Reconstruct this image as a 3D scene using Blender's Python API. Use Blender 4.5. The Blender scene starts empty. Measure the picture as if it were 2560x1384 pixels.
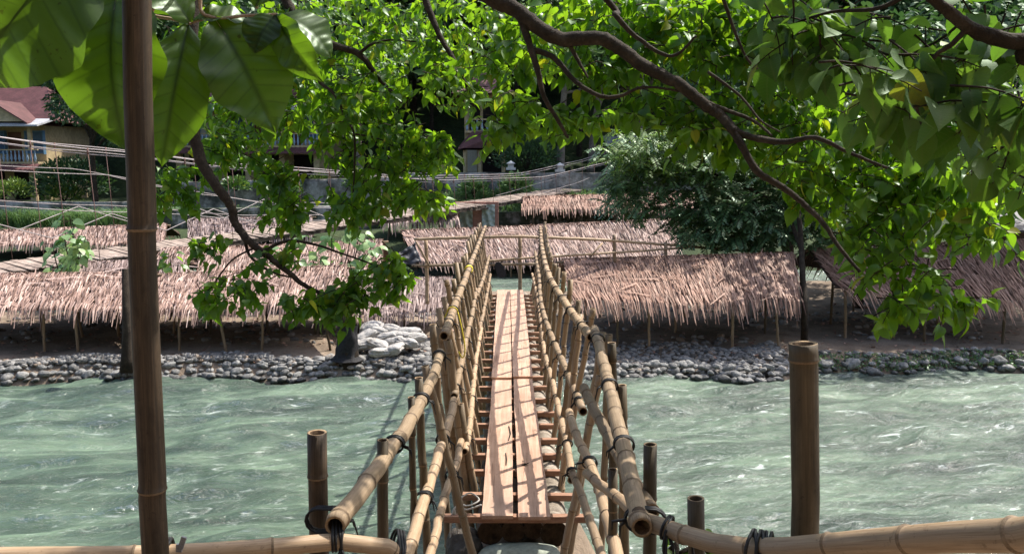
import bpy, math, random
import numpy as np
from mathutils import Vector, Matrix, noise

random.seed(11)
np.random.seed(11)
R = random.uniform
V = Vector
S = bpy.context.scene
COL = S.collection

# ------------------------------------------------------------------ camera
CAMZ = 4.6
FOC = 2100.0                       # focal length in photo pixels (2560 wide)
PITCH = math.atan(282 / FOC)
CP, SP = math.cos(PITCH), math.sin(PITCH)
cam_d = bpy.data.cameras.new('camera')
cam = bpy.data.objects.new('camera', cam_d)
COL.objects.link(cam)
cam.location = (0, 0, CAMZ)
cam.rotation_euler = (math.pi / 2 - PITCH, 0, 0)
cam_d.sensor_width = 36
cam_d.lens = FOC / 2560 * 36
cam_d.clip_start = 0.05
cam_d.clip_end = 2000
S.camera = cam


def ray(px, py):
    u = (px - 1280) / FOC
    a = (692 - py) / FOC
    return V((u, CP + a * SP, -SP + a * CP))


def P(px, py, Y):                  # point seen at that pixel, Y metres ahead
    d = ray(px, py)
    return V((0, 0, CAMZ)) + d * (Y / d.y)


def G(px, py, z):                  # point seen at that pixel, at height z
    d = ray(px, py)
    return V((0, 0, CAMZ)) + d * ((z - CAMZ) / d.z)


# ------------------------------------------------------------------ helpers
def link(o, parent=None):
    COL.objects.link(o)
    if parent is not None:
        o.parent = parent
    return o


def tag(o, label=None, cat=None, group=None, kind=None):
    if label: o['label'] = label
    if cat: o['category'] = cat
    if group: o['group'] = group
    if kind: o['kind'] = kind
    return o


def empty(name, loc, label, cat, group=None, rz=0):
    o = bpy.data.objects.new(name, None)
    o.empty_display_size = 0.2
    o.location = loc
    o.rotation_euler = (0, 0, rz)
    link(o)
    return tag(o, label, cat, group)


class MB:
    def __init__(s):
        s.v = []; s.f = []; s.m = []; s.uv = []; s.sm = []

    def add(s, vs, fs, mi=0, uvs=None, smooth=True):
        b = len(s.v)
        s.v.extend([tuple(p) for p in vs])
        for k, f in enumerate(fs):
            s.f.append(tuple(i + b for i in f))
            s.m.append(mi if isinstance(mi, int) else mi[k])
            s.sm.append(smooth)
            if uvs is None:
                s.uv.extend([(0, 0)] * len(f))
            else:
                s.uv.extend([uvs[i] for i in f])

    def box(s, c, size, rot=None, mi=0):
        hx, hy, hz = size[0] / 2, size[1] / 2, size[2] / 2
        vs = []
        for x, y, z in ((-1,-1,-1),(1,-1,-1),(1,1,-1),(-1,1,-1),(-1,-1,1),(1,-1,1),(1,1,1),(-1,1,1)):
            p = V((x * hx, y * hy, z * hz))
            if rot is not None: p = rot @ p
            vs.append(p + V(c))
        fs = [(0,3,2,1),(4,5,6,7),(0,1,5,4),(1,2,6,5),(2,3,7,6),(3,0,4,7)]
        s.add(vs, fs, mi, smooth=False)

    def box2(s, lo, hi, mi=0):
        c = [(a + b) / 2 for a, b in zip(lo, hi)]
        s.box(c, [abs(b - a) for a, b in zip(lo, hi)], None, mi)

    def beam(s, a, b, w, h, mi=0, up=V((0, 0, 1))):
        a = V(a); b = V(b)
        d = (b - a); L = d.length; d = d / L
        r = d.cross(up).normalized(); u = r.cross(d)
        rot = Matrix((r, d, u)).transposed()
        s.box((a + b) / 2, (w, L, h), rot, mi)

    def tube(s, pts, rad, n=8, mi=0, caps=True, closed=False):
        pts = [V(p) for p in pts]
        N = len(pts)
        if not hasattr(rad, '__len__'): rad = [rad] * N
        fr = frames(pts, closed)
        vs = []; uv = []; L = 0
        for i, p in enumerate(pts):
            if i: L += (p - pts[i - 1]).length
            r_, u_ = fr[i]
            for k in range(n):
                a = 2 * math.pi * k / n
                vs.append(p + (r_ * math.cos(a) + u_ * math.sin(a)) * rad[i])
                uv.append((k / n, L))
        fs = []
        for i in range(N if closed else N - 1):
            j = (i + 1) % N
            for k in range(n):
                k2 = (k + 1) % n
                fs.append((i * n + k, i * n + k2, j * n + k2, j * n + k))
        if caps and not closed:
            fs.append(tuple(range(n - 1, -1, -1)))
            fs.append(tuple((N - 1) * n + k for k in range(n)))
        s.add(vs, fs, mi, uv)

    def build(s, name, mats, parent=None, origin=None):
        me = bpy.data.meshes.new(name)
        vs = s.v
        if origin is None and parent is not None:
            origin = parent.location
        if origin is not None:
            ox, oy, oz = origin
            vs = [(x - ox, y - oy, z - oz) for x, y, z in vs]
        me.from_pydata(vs, [], s.f)
        if not isinstance(mats, (list, tuple)): mats = [mats]
        for m in mats: me.materials.append(m)
        me.polygons.foreach_set('material_index', s.m)
        me.polygons.foreach_set('use_smooth', s.sm)
        ul = me.uv_layers.new(name='UVMap')
        ul.data.foreach_set('uv', [c for t in s.uv for c in t])
        me.update()
        o = bpy.data.objects.new(name, me)
        if parent is None and origin is not None:
            o.location = origin
        return link(o, parent)


def frames(pts, closed=False):
    N = len(pts)
    out = []
    prev = None
    for i in range(N):
        if closed:
            d = pts[(i + 1) % N] - pts[i - 1]
        else:
            d = pts[min(i + 1, N - 1)] - pts[max(i - 1, 0)]
        if d.length < 1e-9: d = V((0, 0, 1))
        d.normalize()
        if prev is None:
            r_ = d.cross(V((0, 0, 1)))
            if r_.length < 0.05: r_ = d.cross(V((1, 0, 0)))
        else:
            r_ = prev - d * prev.dot(d)
        r_.normalize()
        prev = r_
        out.append((r_, d.cross(r_)))
    return out


def spline(pts, n=6):
    pts = [V(p) for p in pts]
    if len(pts) == 2:
        return [pts[0].lerp(pts[1], k / n) for k in range(n + 1)]
    out = []
    for i in range(len(pts) - 1):
        p0 = pts[max(i - 1, 0)]; p1 = pts[i]; p2 = pts[i + 1]; p3 = pts[min(i + 2, len(pts) - 1)]
        for k in range(n):
            t = k / n
            out.append(0.5 * ((2 * p1) + (p2 - p0) * t + (2 * p0 - 5 * p1 + 4 * p2 - p3) * t * t
                              + (3 * p1 - p0 - 3 * p2 + p3) * t ** 3))
    out.append(pts[-1])
    return out


def lengths(pts):
    L = [0]
    for a, b in zip(pts, pts[1:]): L.append(L[-1] + (b - a).length)
    return L


def at_len(pts, L, s):
    if s <= 0: return pts[0] + (pts[0] - pts[1]).normalized() * (-s)
    for i in range(len(pts) - 1):
        if s <= L[i + 1]:
            t = (s - L[i]) / max(L[i + 1] - L[i], 1e-9)
            return pts[i].lerp(pts[i + 1], t)
    return pts[-1].copy()


def bamboo(mb, pts, r, r2=None, seg=0.34, n=12, hollow=(True, True), phase=None, wob=0.006, jit=1.0):
    """culm: slot 0 skin, 1 node ring, 2 cut rim, 3 dark inside"""
    r2 = r if r2 is None else r2
    cv = spline(pts, 8) if len(pts) > 2 else [V(pts[0]).lerp(V(pts[1]), k / 8) for k in range(9)]
    L = lengths(cv); T = L[-1]
    ph = R(0.2, 0.9) * seg if phase is None else phase
    st = [(0, 1.0, 0)]
    s = ph
    while s < T - 0.02:
        if s > 0.03:
            st += [(s - 0.022, 1.0, 0), (s - 0.006, 1.035, 0), (s - 0.001, 1.09, 1), (s + 0.004, 1.05, 1), (s + 0.008, 0.97, 1), (s + 0.03, 0.985, 0)]
        nxt = s + seg * (1 + jit * R(-0.1, 0.12))
        st.append(((s + nxt) / 2, 0.985, 0))
        s = nxt
    st = sorted([q for q in st if 0 <= q[0] < T - 0.004]) + [(T, 1.0, 0)]
    cen = [at_len(cv, L, q[0]) + V((R(-1, 1), R(-1, 1), R(-1, 1))) * wob * (0 if q[2] else 1) for q in st]
    fr = frames([at_len(cv, L, q[0]) for q in st])
    vs = []; uv = []; off = R(0, 50)
    for i, q in enumerate(st):
        rr = (r + (r2 - r) * q[0] / T) * q[1]
        for k in range(n):
            a = 2 * math.pi * k / n
            vs.append(cen[i] + (fr[i][0] * math.cos(a) + fr[i][1] * math.sin(a)) * rr)
            uv.append((k / n + off, q[0] + off))
    fs = []; mi = []
    for i in range(len(st) - 1):
        for k in range(n):
            k2 = (k + 1) % n
            fs.append((i * n + k, i * n + k2, (i + 1) * n + k2, (i + 1) * n + k))
            mi.append(1 if st[i][2] and st[i + 1][2] else 0)
    for end in (0, 1):
        i = 0 if end == 0 else len(st) - 1
        d = (cen[1] - cen[0]).normalized() if end == 0 else (cen[-2] - cen[-1]).normalized()
        rr = r if end == 0 else r2
        if hollow[end]:
            b = len(vs)
            for dep, f in ((0.002, 0.74), (0.09, 0.72)):
                for k in range(n):
                    a = 2 * math.pi * k / n
                    vs.append(cen[i] + d * dep + (fr[i][0] * math.cos(a) + fr[i][1] * math.sin(a)) * rr * f)
                    uv.append((k / n, 0))
            rings = [i * n, b, b + n]
            for q in range(2):
                for k in range(n):
                    k2 = (k + 1) % n
                    fa = (rings[q] + k, rings[q + 1] + k, rings[q + 1] + k2, rings[q] + k2)
                    fs.append(fa if end == 0 else fa[::-1]); mi.append(2 if q == 0 else 3)
            fs.append(tuple(b + n + k for k in range(n))); mi.append(3)
        else:
            fs.append(tuple(i * n + k for k in range(n))); mi.append(0)
    mb.add(vs, fs, mi, uv)


# ------------------------------------------------------------------ materials
def newmat(name):
    m = bpy.data.materials.new(name)
    m.use_nodes = True
    nt = m.node_tree
    for n_ in list(nt.nodes): nt.nodes.remove(n_)
    out = nt.nodes.new('ShaderNodeOutputMaterial')
    return m, nt, out


def nd(nt, typ, **kw):
    n_ = nt.nodes.new(typ)
    for k, v in kw.items():
        if k.startswith('i_'):
            key = k[2:]
            n_.inputs[int(key) if key.isdigit() else key].default_value = v
        else:
            setattr(n_, k, v)
    return n_


def ramp(nt, fac, stops, interp='LINEAR'):
    r_ = nt.nodes.new('ShaderNodeValToRGB')
    cr = r_.color_ramp; cr.interpolation = interp
    while len(cr.elements) < len(stops): cr.elements.new(0.5)
    for e, (p, c) in zip(cr.elements, stops):
        e.position = p; e.color = (c[0], c[1], c[2], 1)
    nt.links.new(fac, r_.inputs[0])
    return r_.outputs[0]


def mixc(nt, fac, a, b, mode='MIX'):
    m = nt.nodes.new('ShaderNodeMix'); m.data_type = 'RGBA'; m.blend_type = mode
    if isinstance(fac, (int, float)): m.inputs[0].default_value = fac
    else: nt.links.new(fac, m.inputs[0])
    for idx, c in ((6, a), (7, b)):
        if isinstance(c, tuple): m.inputs[idx].default_value = (c[0], c[1], c[2], 1)
        else: nt.links.new(c, m.inputs[idx])
    return m.outputs[2]


def noisefac(nt, vec, scale, detail=5, rough=0.6, dist=0.0):
    n_ = nd(nt, 'ShaderNodeTexNoise')
    n_.inputs['Scale'].default_value = scale
    n_.inputs['Detail'].default_value = detail
    n_.inputs['Roughness'].default_value = rough
    n_.inputs['Distortion'].default_value = dist
    if vec is not None: nt.links.new(vec, n_.inputs['Vector'])
    return n_.outputs[0]


def mapped(nt, out, scale):
    mp = nd(nt, 'ShaderNodeMapping')
    mp.inputs['Scale'].default_value = scale
    nt.links.new(out, mp.inputs['Vector'])
    return mp.outputs[0]


def bumpn(nt, h, strength=0.3, dist=0.02):
    b = nd(nt, 'ShaderNodeBump')
    b.inputs['Strength'].default_value = strength
    b.inputs['Distance'].default_value = dist
    nt.links.new(h, b.inputs['Height'])
    return b.outputs[0]


def noisy(name, stops, scale=6, rough=0.8, bump=0.3, bdist=0.02, stretch=(1, 1, 1), detail=6, fine=None, spec=0.3, per_object=0.0):
    m, nt, out = newmat(name)
    tc = nd(nt, 'ShaderNodeTexCoord')
    vec = mapped(nt, tc.outputs['Object'], stretch)
    f = noisefac(nt, vec, scale, detail, 0.62)
    col = ramp(nt, f, stops)
    f2 = noisefac(nt, vec, scale * 6 if fine is None else fine, 4, 0.6)
    dk = ramp(nt, f2, [(0.3, (0.72, 0.72, 0.72)), (0.7, (1.12, 1.12, 1.12))])
    col = mixc(nt, 1.0, col, dk, 'MULTIPLY')
    if per_object:
        oi = nd(nt, 'ShaderNodeObjectInfo')
        pr = ramp(nt, oi.outputs['Random'], [(0, (1 - per_object,) * 3), (1, (1 + per_object,) * 3)])
        col = mixc(nt, 1.0, col, pr, 'MULTIPLY')
    b = nd(nt, 'ShaderNodeBsdfPrincipled')
    b.inputs['Roughness'].default_value = rough
    b.inputs['Specular IOR Level'].default_value = spec
    nt.links.new(col, b.inputs['Base Color'])
    if bump:
        nt.links.new(bumpn(nt, f2, bump, bdist), b.inputs['Normal'])
    nt.links.new(b.outputs[0], out.inputs[0])
    return m


def bamboo_mat(name, c_lo, c_mid, c_hi, stain=0.5, rough=0.5):
    m, nt, out = newmat(name)
    uv = nd(nt, 'ShaderNodeTexCoord')
    streak = noisefac(nt, mapped(nt, uv.outputs['UV'], (14, 1.2, 1)), 2.2, 5, 0.65)
    patch = noisefac(nt, mapped(nt, uv.outputs['UV'], (2.0, 1.6, 1)), 2.0, 6, 0.7, 0.6)
    spots = noisefac(nt, uv.outputs['Object'], 38, 4, 0.7)
    c = ramp(nt, streak, [(0.25, c_lo), (0.5, c_mid), (0.75, c_hi)])
    pf = ramp(nt, patch, [(0.42, (0, 0, 0)), (0.68, (1, 1, 1))])
    dark = tuple(x * 0.42 for x in c_mid)
    st = nd(nt, 'ShaderNodeMath', operation='MULTIPLY'); st.inputs[1].default_value = stain
    nt.links.new(pf, st.inputs[0])
    c = mixc(nt, st.outputs[0], c, dark)
    sf = ramp(nt, spots, [(0.60, (1, 1, 1)), (0.72, (0.45, 0.42, 0.38))])
    c = mixc(nt, 0.8, c, sf, 'MULTIPLY')
    oi = nd(nt, 'ShaderNodeObjectInfo')
    pr = ramp(nt, oi.outputs['Random'], [(0, (0.72, 0.72, 0.70)), (1, (1.15, 1.13, 1.1))])
    c = mixc(nt, 1.0, c, pr, 'MULTIPLY')
    b = nd(nt, 'ShaderNodeBsdfPrincipled')
    nt.links.new(c, b.inputs['Base Color'])
    rr = ramp(nt, patch, [(0.3, (rough - 0.1,) * 3), (0.8, (min(rough + 0.3, 1),) * 3)])
    nt.links.new(rr, b.inputs['Roughness'])
    b.inputs['Specular IOR Level'].default_value = 0.35
    nt.links.new(bumpn(nt, streak, 0.25, 0.004), b.inputs['Normal'])
    nt.links.new(b.outputs[0], out.inputs[0])
    return m


M = {}
M['bam_tan'] = bamboo_mat('bamboo tan', (0.25, 0.165, 0.095), (0.41, 0.29, 0.185), (0.52, 0.40, 0.275), 0.5)
M['bam_grey'] = bamboo_mat('bamboo weathered', (0.17, 0.12, 0.075), (0.28, 0.205, 0.13), (0.38, 0.29, 0.20), 0.55, 0.6)
M['bam_dark'] = bamboo_mat('bamboo olive brown', (0.055, 0.040, 0.022), (0.10, 0.074, 0.042), (0.15, 0.112, 0.064), 0.7, 0.55)
M['bam_pole'] = bamboo_mat('bamboo brown pole', (0.022, 0.015, 0.009), (0.055, 0.037, 0.022), (0.115, 0.076, 0.046), 0.85, 0.55)
M['node'] = noisy('bamboo node', [(0.3, (0.13, 0.088, 0.052)), (0.7, (0.26, 0.185, 0.115))], 30, 0.7, 0.2)
M['rim'] = noisy('bamboo cut rim', [(0.3, (0.25, 0.16, 0.09)), (0.7, (0.42, 0.30, 0.18))], 60, 0.8, 0.3, 0.003)
M['inside'] = noisy('bamboo inside', [(0.3, (0.05, 0.03, 0.018)), (0.7, (0.13, 0.08, 0.045))], 40, 0.9, 0.2)
BT = [M['bam_tan'], M['node'], M['rim'], M['inside']]
BG = [M['bam_grey'], M['node'], M['rim'], M['inside']]
BD = [M['bam_dark'], M['node'], M['rim'], M['inside']]
BP = [M['bam_pole'], M['node'], M['rim'], M['inside']]
M['rubber'] = noisy('black rubber tie', [(0.3, (0.008, 0.008, 0.009)), (0.7, (0.028, 0.027, 0.028))], 30, 0.55, 0.2, 0.004)
M['rope_y'] = noisy('yellow rope', [(0.3, (0.55, 0.45, 0.03)), (0.7, (0.75, 0.62, 0.06))], 60, 0.6, 0.2, 0.003)
M['rope_w'] = noisy('white rope', [(0.3, (0.45, 0.42, 0.38)), (0.7, (0.7, 0.68, 0.62))], 60, 0.7, 0.2, 0.003)


def plank_mat():
    m, nt, out = newmat('sawn plank')
    tc = nd(nt, 'ShaderNodeTexCoord')
    v = mapped(nt, tc.outputs['Object'], (9, 0.35, 9))
    g = noisefac(nt, v, 3.0, 7, 0.62, 0.8)
    c = ramp(nt, g, [(0.25, (0.38, 0.225, 0.15)), (0.5, (0.54, 0.355, 0.258)), (0.75, (0.65, 0.455, 0.345))])
    p = noisefac(nt, tc.outputs['Object'], 1.6, 5, 0.65)
    c = mixc(nt, 1.0, c, ramp(nt, p, [(0.3, (0.72, 0.70, 0.70)), (0.65, (1.08, 1.06, 1.04))]), 'MULTIPLY')
    wr = noisefac(nt, mapped(nt, tc.outputs['Object'], (2.2, 0.5, 2)), 2.0, 6, 0.7, 0.5)
    c = mixc(nt, ramp(nt, wr, [(0.5, (0, 0, 0)), (0.72, (0.6, 0.6, 0.6))]), c, (0.33, 0.25, 0.20))
    ck = noisefac(nt, mapped(nt, tc.outputs['Object'], (26, 0.5, 20)), 2.4, 3, 0.5, 0.3)
    c = mixc(nt, 1.0, c, ramp(nt, ck, [(0.30, (0.45, 0.38, 0.33)), (0.36, (1, 1, 1))]), 'MULTIPLY')
    sp = noisefac(nt, tc.outputs['Object'], 22, 3, 0.6)
    c = mixc(nt, 1.0, c, ramp(nt, sp, [(0.66, (1, 1, 1)), (0.74, (0.45, 0.38, 0.33))]), 'MULTIPLY')
    b = nd(nt, 'ShaderNodeBsdfPrincipled')
    b.inputs['Roughness'].default_value = 0.75
    b.inputs['Specular IOR Level'].default_value = 0.25
    nt.links.new(c, b.inputs['Base Color'])
    nt.links.new(bumpn(nt, g, 0.3, 0.006), b.inputs['Normal'])
    nt.links.new(b.outputs[0], out.inputs[0])
    return m


M['plank'] = plank_mat()
M['slat'] = noisy('red brown slat', [(0.3, (0.26, 0.13, 0.082)), (0.7, (0.44, 0.26, 0.17))], 9, 0.75, 0.3, 0.006, (1, 6, 6))
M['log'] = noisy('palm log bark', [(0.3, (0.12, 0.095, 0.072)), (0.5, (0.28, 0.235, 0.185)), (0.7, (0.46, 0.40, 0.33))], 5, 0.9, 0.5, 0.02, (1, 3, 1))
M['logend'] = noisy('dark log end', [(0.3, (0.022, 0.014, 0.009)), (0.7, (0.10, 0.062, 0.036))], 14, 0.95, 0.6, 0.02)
M['logdark'] = noisy('dark log bark', [(0.3, (0.05, 0.036, 0.026)), (0.7, (0.17, 0.13, 0.10))], 6, 0.9, 0.6, 0.02, (1, 3, 1))  # darker bark for every log except the rightmost
M['sack'] = noisy('white woven sack', [(0.34, (0.22, 0.19, 0.155)), (0.46, (0.42, 0.40, 0.375)), (0.7, (0.58, 0.56, 0.53))], 3, 0.75, 0.5, 0.02, fine=26)
M['sack_old'] = noisy('greenish sack', [(0.3, (0.32, 0.36, 0.29)), (0.7, (0.52, 0.56, 0.47))], 5, 0.8, 0.25, 0.01)
M['tarp'] = noisy('grey black tarpaulin', [(0.3, (0.035, 0.037, 0.042)), (0.7, (0.085, 0.088, 0.10))], 2, 0.42, 0.2, 0.02)
M['net'] = noisy('black net wrap', [(0.3, (0.006, 0.006, 0.007)), (0.7, (0.03, 0.03, 0.034))], 18, 0.7, 0.5, 0.02)
M['dirt'] = noisy('brown earth', [(0.3, (0.13, 0.098, 0.07)), (0.5, (0.235, 0.18, 0.132)), (0.75, (0.37, 0.295, 0.225))], 1.1, 0.95, 0.6, 0.03, fine=24)
M['bark'] = noisy('branch bark', [(0.3, (0.018, 0.013, 0.009)), (0.55, (0.042, 0.031, 0.021)), (0.8, (0.10, 0.08, 0.06))], 7, 0.9, 0.8, 0.02, fine=45)
M['bark_pale'] = noisy('pale bark', [(0.3, (0.10, 0.08, 0.06)), (0.7, (0.26, 0.22, 0.18))], 4, 0.9, 0.6, 0.02)
M['stem'] = noisy('pinkish stem', [(0.3, (0.35, 0.24, 0.17)), (0.7, (0.52, 0.40, 0.30))], 20, 0.6, 0.2, 0.004)
M['stone'] = noisy('river stone', [(0.3, (0.10, 0.10, 0.10)), (0.5, (0.22, 0.22, 0.21)), (0.75, (0.38, 0.37, 0.35))], 2.5, 0.85, 0.35, 0.02, fine=22, per_object=0.38)
M['wallstone'] = noisy('garden wall stone', [(0.36, (0.06, 0.058, 0.048)), (0.5, (0.20, 0.19, 0.165)), (0.62, (0.42, 0.40, 0.365))], 0.9, 0.95, 0.7, 0.06, fine=6)
M['mosswall'] = noisy('mossy retaining wall', [(0.36, (0.03, 0.042, 0.018)), (0.5, (0.09, 0.10, 0.065)), (0.60, (0.38, 0.365, 0.33))], 0.9, 0.95, 0.7, 0.06, fine=6)
M['cream'] = noisy('cream yellow plaster', [(0.3, (0.38, 0.295, 0.165)), (0.7, (0.56, 0.445, 0.265))], 0.9, 0.85, 0.1, 0.01)
M['redroof'] = noisy('red metal roof', [(0.3, (0.085, 0.036, 0.036)), (0.7, (0.16, 0.068, 0.068))], 1.4, 0.6, 0.1, 0.01)
M['greyroof'] = noisy('pale grey fascia roof', [(0.3, (0.34, 0.35, 0.38)), (0.7, (0.50, 0.51, 0.54))], 2, 0.6, 0.1, 0.01)
M['blue'] = noisy('blue paint', [(0.3, (0.08, 0.18, 0.29)), (0.7, (0.14, 0.26, 0.38))], 3, 0.6, 0.05, 0.01)
M['palblue'] = noisy('pale blue baluster paint', [(0.3, (0.26, 0.38, 0.50)), (0.7, (0.36, 0.48, 0.60))], 3, 0.6, 0.05, 0.01)
M['curtain'] = noisy('dark blue curtain', [(0.3, (0.06, 0.11, 0.19)), (0.7, (0.12, 0.20, 0.31))], 3, 0.8, 0.2, 0.02, (8, 1, 1))
M['curtain_pale'] = noisy('pale curtain', [(0.3, (0.36, 0.34, 0.28)), (0.7, (0.5, 0.48, 0.40))], 3, 0.8, 0.2, 0.02, (8, 1, 1))
M['darkroom'] = noisy('unlit interior paint', [(0.3, (0.006, 0.005, 0.004)), (0.7, (0.018, 0.014, 0.011))], 2, 0.9, 0)  # near-black colour stands in for the shade inside the doorways
M['woodred'] = noisy('red brown door wood', [(0.3, (0.10, 0.04, 0.022)), (0.7, (0.17, 0.075, 0.04))], 4, 0.6, 0.2, 0.01, (6, 6, 1))
M['whiteplaster'] = noisy('white pedestal plaster', [(0.3, (0.5, 0.48, 0.45)), (0.7, (0.7, 0.68, 0.65))], 4, 0.8, 0.2)
M['cable'] = noisy('pale steel cable', [(0.3, (0.34, 0.29, 0.29)), (0.7, (0.50, 0.45, 0.44))], 6, 0.6, 0.1)
M['hanger'] = noisy('rusty hanger wire', [(0.3, (0.15, 0.085, 0.07)), (0.7, (0.30, 0.18, 0.15))], 6, 0.8, 0.1)
M['relief'] = noisy('carved green grey stone', [(0.3, (0.30, 0.36, 0.31)), (0.7, (0.58, 0.64, 0.57))], 3, 0.8, 0.3, 0.02)
M['deckwood'] = noisy('weathered bridge boards', [(0.25, (0.14, 0.105, 0.086)), (0.5, (0.33, 0.26, 0.215)), (0.75, (0.52, 0.42, 0.36))], 2.2, 0.9, 0.4, 0.02, fine=14)
M['deckside'] = noisy('dark bridge timber', [(0.3, (0.04, 0.03, 0.022)), (0.7, (0.13, 0.10, 0.078))], 4, 0.9, 0.4, 0.02)


def brick_mat():
    m, nt, out = newmat('red brick')
    tc = nd(nt, 'ShaderNodeTexCoord')
    mp = nd(nt, 'ShaderNodeMapping'); mp.inputs['Rotation'].default_value = (math.pi / 2, 0, 0)
    nt.links.new(tc.outputs['Object'], mp.inputs['Vector'])
    br = nd(nt, 'ShaderNodeTexBrick')
    br.inputs['Color1'].default_value = (0.46, 0.21, 0.15, 1)
    br.inputs['Color2'].default_value = (0.36, 0.155, 0.11, 1)
    br.inputs['Mortar'].default_value = (0.30, 0.24, 0.20, 1)
    br.inputs['Scale'].default_value = 4.5
    nt.links.new(mp.outputs[0], br.inputs['Vector'])
    b = nd(nt, 'ShaderNodeBsdfPrincipled'); b.inputs['Roughness'].default_value = 0.9
    f = noisefac(nt, tc.outputs['Object'], 3)
    c = mixc(nt, 1.0, br.outputs['Color'], ramp(nt, f, [(0.3, (0.75,) * 3), (0.7, (1.15,) * 3)]), 'MULTIPLY')
    nt.links.new(c, b.inputs['Base Color'])
    nt.links.new(b.outputs[0], out.inputs[0])
    return m


M['brick'] = brick_mat()


def thatch_mat(name, stops):
    m, nt, out = newmat(name)
    g = nd(nt, 'ShaderNodeNewGeometry')
    tc = nd(nt, 'ShaderNodeTexCoord')
    c = ramp(nt, g.outputs['Random Per Island'], stops)
    f = noisefac(nt, tc.outputs['Object'], 1.3, 5, 0.6)
    c = mixc(nt, 1.0, c, ramp(nt, f, [(0.3, (0.72, 0.70, 0.70)), (0.7, (1.15, 1.12, 1.1))]), 'MULTIPLY')
    d = nd(nt, 'ShaderNodeBsdfPrincipled'); d.inputs['Roughness'].default_value = 0.62
    d.inputs['Specular IOR Level'].default_value = 0.4
    nt.links.new(c, d.inputs['Base Color'])
    t = nd(nt, 'ShaderNodeBsdfTranslucent')
    nt.links.new(c, t.inputs['Color'])
    mx = nd(nt, 'ShaderNodeMixShader'); mx.inputs[0].default_value = 0.15
    nt.links.new(d.outputs[0], mx.inputs[1]); nt.links.new(t.outputs[0], mx.inputs[2])
    nt.links.new(mx.outputs[0], out.inputs[0])
    return m


M['thatch'] = thatch_mat('pinkish palm thatch', [(0.0, (0.14, 0.085, 0.066)), (0.35, (0.35, 0.228, 0.182)), (0.75, (0.53, 0.375, 0.31)), (1.0, (0.68, 0.53, 0.46))])
M['thatch_grey'] = thatch_mat('grey palm thatch', [(0.0, (0.15, 0.10, 0.088)), (0.4, (0.32, 0.235, 0.21)), (1.0, (0.54, 0.43, 0.395))])
M['thatch_brown'] = thatch_mat('brown palm thatch', [(0.0, (0.14, 0.075, 0.05)), (0.4, (0.33, 0.19, 0.135)), (1.0, (0.54, 0.35, 0.265))])
M['under'] = noisy('thatch underside', [(0.3, (0.06, 0.038, 0.028)), (0.7, (0.14, 0.09, 0.068))], 6, 0.95, 0.3)


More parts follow.
